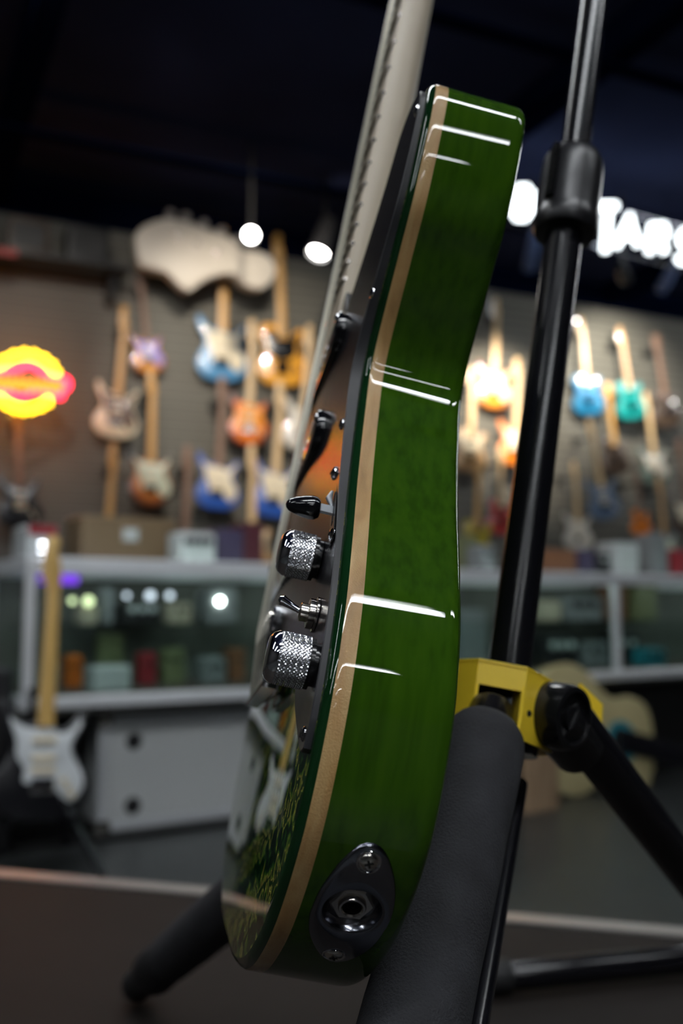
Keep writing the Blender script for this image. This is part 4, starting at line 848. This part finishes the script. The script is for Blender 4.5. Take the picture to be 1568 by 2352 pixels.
for k in range(14):
    q = P + A_ * (.016 + k * .0027) + (gV * .55 + gN * .83).normalized() * .0186; mb.box(q, (.004, .009, .0014), frame(gN, gV, gU, Vector()).to_3x3(), bev=.0004)
mb.build('grip_ribs', M['black_plastic'], cl)
# neck yoke on top
mb = SB(); mb.tube([ax(842), ax(848, -90), ax(842, -40), ax(838, -18)], .009, 16); mb.build('yoke_arm', M['black_paint'])
mb = SB()
for s in (-1, 1): mb.tube([ax(838, -18, 0), ax(820, -20, s * 20), ax(800, -12, s * 32), ax(797, 12, s * 34)], .007, 12)
mb.build('yoke_fork', M['foam'])
# hub (sheet metal prism, axes: gV towards camera, gN left)
def lp(px, py, v): 
    o, d = lray(px, py); k = (v - o.x) / d.x; p = o + d * k; return (v, p.z)      # (v,n)
plan = [(-34, -86), (2, -84), (33, -88), (36.5, -111), (34, -121), (3, -150), (-10, -158), (-34, -138)]
plan = [(27, -89), (31, -112), (4, -141), (-14, -140), (-30, -112), (-24, -88), (4, -76)]
UB, UT = 116., 150.
mb = SB(); n_ = len(plan)
tops = [L3(v, UT, n) for v, n in plan]; 
def wallpl(i, j, u0, u1, mi=0, th=2.0):
    (v0, n0), (v1, n1) = plan[i], plan[j]; cx_, cy_ = 0, -112
    def inn(v, n): d = math.hypot(v - cx_, n - cy_); k = (d - th * 1.3) / d; return cx_ + (v - cx_) * k, cy_ + (n - cy_) * k
    a0 = (v0, n0); a1 = (v1, n1); b0 = inn(*a0); b1 = inn(*a1); vs = []
    for u in (u0, u1):
        for (v, n) in (a0, a1, b1, b0): vs.append(L3(v, u, n))
    mb.add(vs, [(0, 1, 2, 3), (7, 6, 5, 4), (0, 4, 5, 1), (1, 5, 6, 2), (2, 6, 7, 3), (3, 7, 4, 0)], mi)
mb.add([L3(v, UT, n) for v, n in plan] + [L3(v, UT - 2, n) for v, n in plan], [tuple(range(n_)), tuple(range(2 * n_ - 1, n_ - 1, -1))] + [(k, (k + 1) % n_, n_ + (k + 1) % n_, n_ + k) for k in range(n_)])
wallpl(0, 1, UT - 12, UT - 1)                     # front band over the slot
for i in range(1, n_): wallpl(i, (i + 1) % n_, UB if i in (1, 6, 2) else UB + 8, UT - 1)
# thin flanges beside the slot
for idx, t in ((0, .0), (1, .0)):
    v, n = plan[idx]; dn = -1.6 if idx == 0 else 1.6
    mb.add([L3(v, UB, n), L3(v, UB, n + dn), L3(v - 14, UB, n + dn), L3(v - 14, UB, n), L3(v, UT - 10, n), L3(v, UT - 10, n + dn), L3(v - 14, UT - 10, n + dn), L3(v - 14, UT - 10, n)], [(0, 1, 2, 3), (7, 6, 5, 4), (0, 4, 5, 1), (1, 5, 6, 2), (2, 6, 7, 3), (3, 7, 4, 0)])
hb = mb.build('hub_bracket', M['yellow'], smooth=20)
mb = SB(); mb.cyl(ax(112), ax(147.5), .019, seg=28); mb.build('hub_core', M['black_plastic'], hb)
mb = SB(); mb.lathe([(.0185, 0), (.0165, .003), (.013, .004)], ax(150), gU, 32); mb.build('pole_ring', M['black_plastic'], hb)
# small rivet on the right cheek
q = L3(33, 128, -114.5); mb = SB(); mb.lathe([(.0016, 0), (.0013, .0008)], q, (gV * .75 - gN * .6), 12); mb.build('rivet', M['black_hole'], hb)
# leg A (foam, towards camera)
A0 = at(1118, 1668, .462); A1 = at(950, 2352, .352); dA = (A1 - A0).normalized(); kA = (PZ + .012 - A0.z) / dA.z
def leg(P0, P1, rf, name='leg', foam=(0., .8), rt=.0105, wob=0.):
    mb = SB(); d = (P1 - P0); Lg = d.length; d.normalize(); mb.cyl(P0 - d * .012, P1, rt, seg=24, bev=.001); o = mb.build(name, M['black_paint'])
    if foam:
        a, b = foam; n = 20; pr = [(rf * .55, a * Lg), (rf * .80, a * Lg + rf * .12), (rf * .95, a * Lg + rf * .38), (rf, a * Lg + rf * .75)]
        for k in range(1, n): pr.append((rf * (1 + .012 * math.sin(k * 2.3)), a * Lg + rf * .75 + (b - a) * Lg * k / n * .96))
        pr += [(rf * .98, b * Lg - .004), (rf * .8, b * Lg), (rt, b * Lg)]
        mf = SB(); mf.lathe(pr, P0, d, 36); mf.build('foam_sleeve', M['foam'], o)
    mr = SB(); mr.lathe([(rt + .003, -.03), (rt + .0045, -.012), (rt + .0045, .0), (rt + .001, .004)], P1, d, 24); mr.build('rubber_foot', M['black_rubber'], o)
    return o
legA = leg(A0, A0 + dA * kA, .0194, foam=(0., .93))
# steel side strut beside leg A
o1 = at(1188, 1800, .50); o2 = at(1092, 2352, .385); dd_ = (o2 - o1).normalized(); mb = SB(); mb.cyl(o1, o1 + dd_ * ((PZ + .03 - o1.z) / dd_.z), .0052, seg=12); mb.build('side_strut', M['black_paint'])
B0 = at(1005, 1684, .50); B1 = at(388, 2203, .86); dB = (B1 - B0); lB = dB.length; dB.normalize(); kB = (PZ + .014 - B0.z) / dB.z
legB = leg(B0, B0 + dB * kB, .0205, foam=(0., min(.99, lB / kB)))
kn_ = B0 + dB * (lB + .035); mb = SB(); mb.lathe([(.016, -.03), (.02, -.02), (.021, .01), (.017, .03)], kn_, dB, 24); mb.build('leg_joint', M['black_rubber'], legB)
C0 = at(1312, 1655, .50); C1 = at(1568, 1992, .60); dC = (C1 - C0).normalized(); kC = (PZ + .014 - C0.z) / dC.z
legC = leg(C0, C0 + dC * kC, .0, foam=None, rt=.0118)
# pivot knuckle for leg C
aK = (gV * .78 - gN * .55 + gU * -.1).normalized(); q = at(1313, 1650, .478)
mb = SB(); mb.lathe([(.012, -.024), (.0150, -.022), (.0162, -.016), (.0162, -.002), (.0150, .0015), (.0128, .002), (.0122, -.001), (.006, -.0012), (.0055, .0008), (.001, .001)], q, aK, 36); kk = mb.build('pivot_knuckle', M['black_plastic'])
mb = SB(); mb.tube([q - aK * .012, q - aK * .012 + dC * .034], [.0145, .0135], 20); mb.build('knuckle_socket', M['black_plastic'], kk)
# yellow end tab behind the knuckle
tb = [(1335, 1570), (1384, 1618), (1382, 1680), (1372, 1728), (1345, 1735), (1330, 1722), (1322, 1650)]
mb = SB(); P3 = [atplane(x, y, q - aK * .021, gV * .9 - gN * .35) for x, y in tb]; nn_ = (gV * .9 - gN * .35).normalized() * .0022
n_ = len(tb); mb.add(P3 + [p - nn_ for p in P3], [tuple(range(n_)), tuple(range(2 * n_ - 1, n_ - 1, -1))] + [(k, (k + 1) % n_, n_ + (k + 1) % n_, n_ + k) for k in range(n_)]); mb.build('end_tab', M['yellow'], hb, smooth=20)
tag(sd, 'black hanging guitar stand with yellow hub bracket and foam covered legs', 'guitar stand')
# black bar of the neighbouring stand lying on the platform
p1 = atz(1122, 2246, PZ + .016); p2 = atz(1640, 2196, PZ + .016); e = empty('stand_foot_bar', Vector((p1.x, p1.y, PZ)))
mb = MB(); mb.cyl((0, 0, .016), Vector((p2.x - p1.x, p2.y - p1.y, .016)), .0135, seg=24, bev=.002); mb.build('bar', M['black_paint'], e)
mb = MB(); dq = (p2 - p1).normalized(); mb.cyl(Vector((0, 0, .016)) - dq * .006, Vector((0, 0, .016)) + dq * .022, .0158, seg=24, bev=.003); mb.build('end_cap', M['black_rubber'], e)
tag(e, 'black steel bar lying across the platform behind the near foam leg', 'bar')
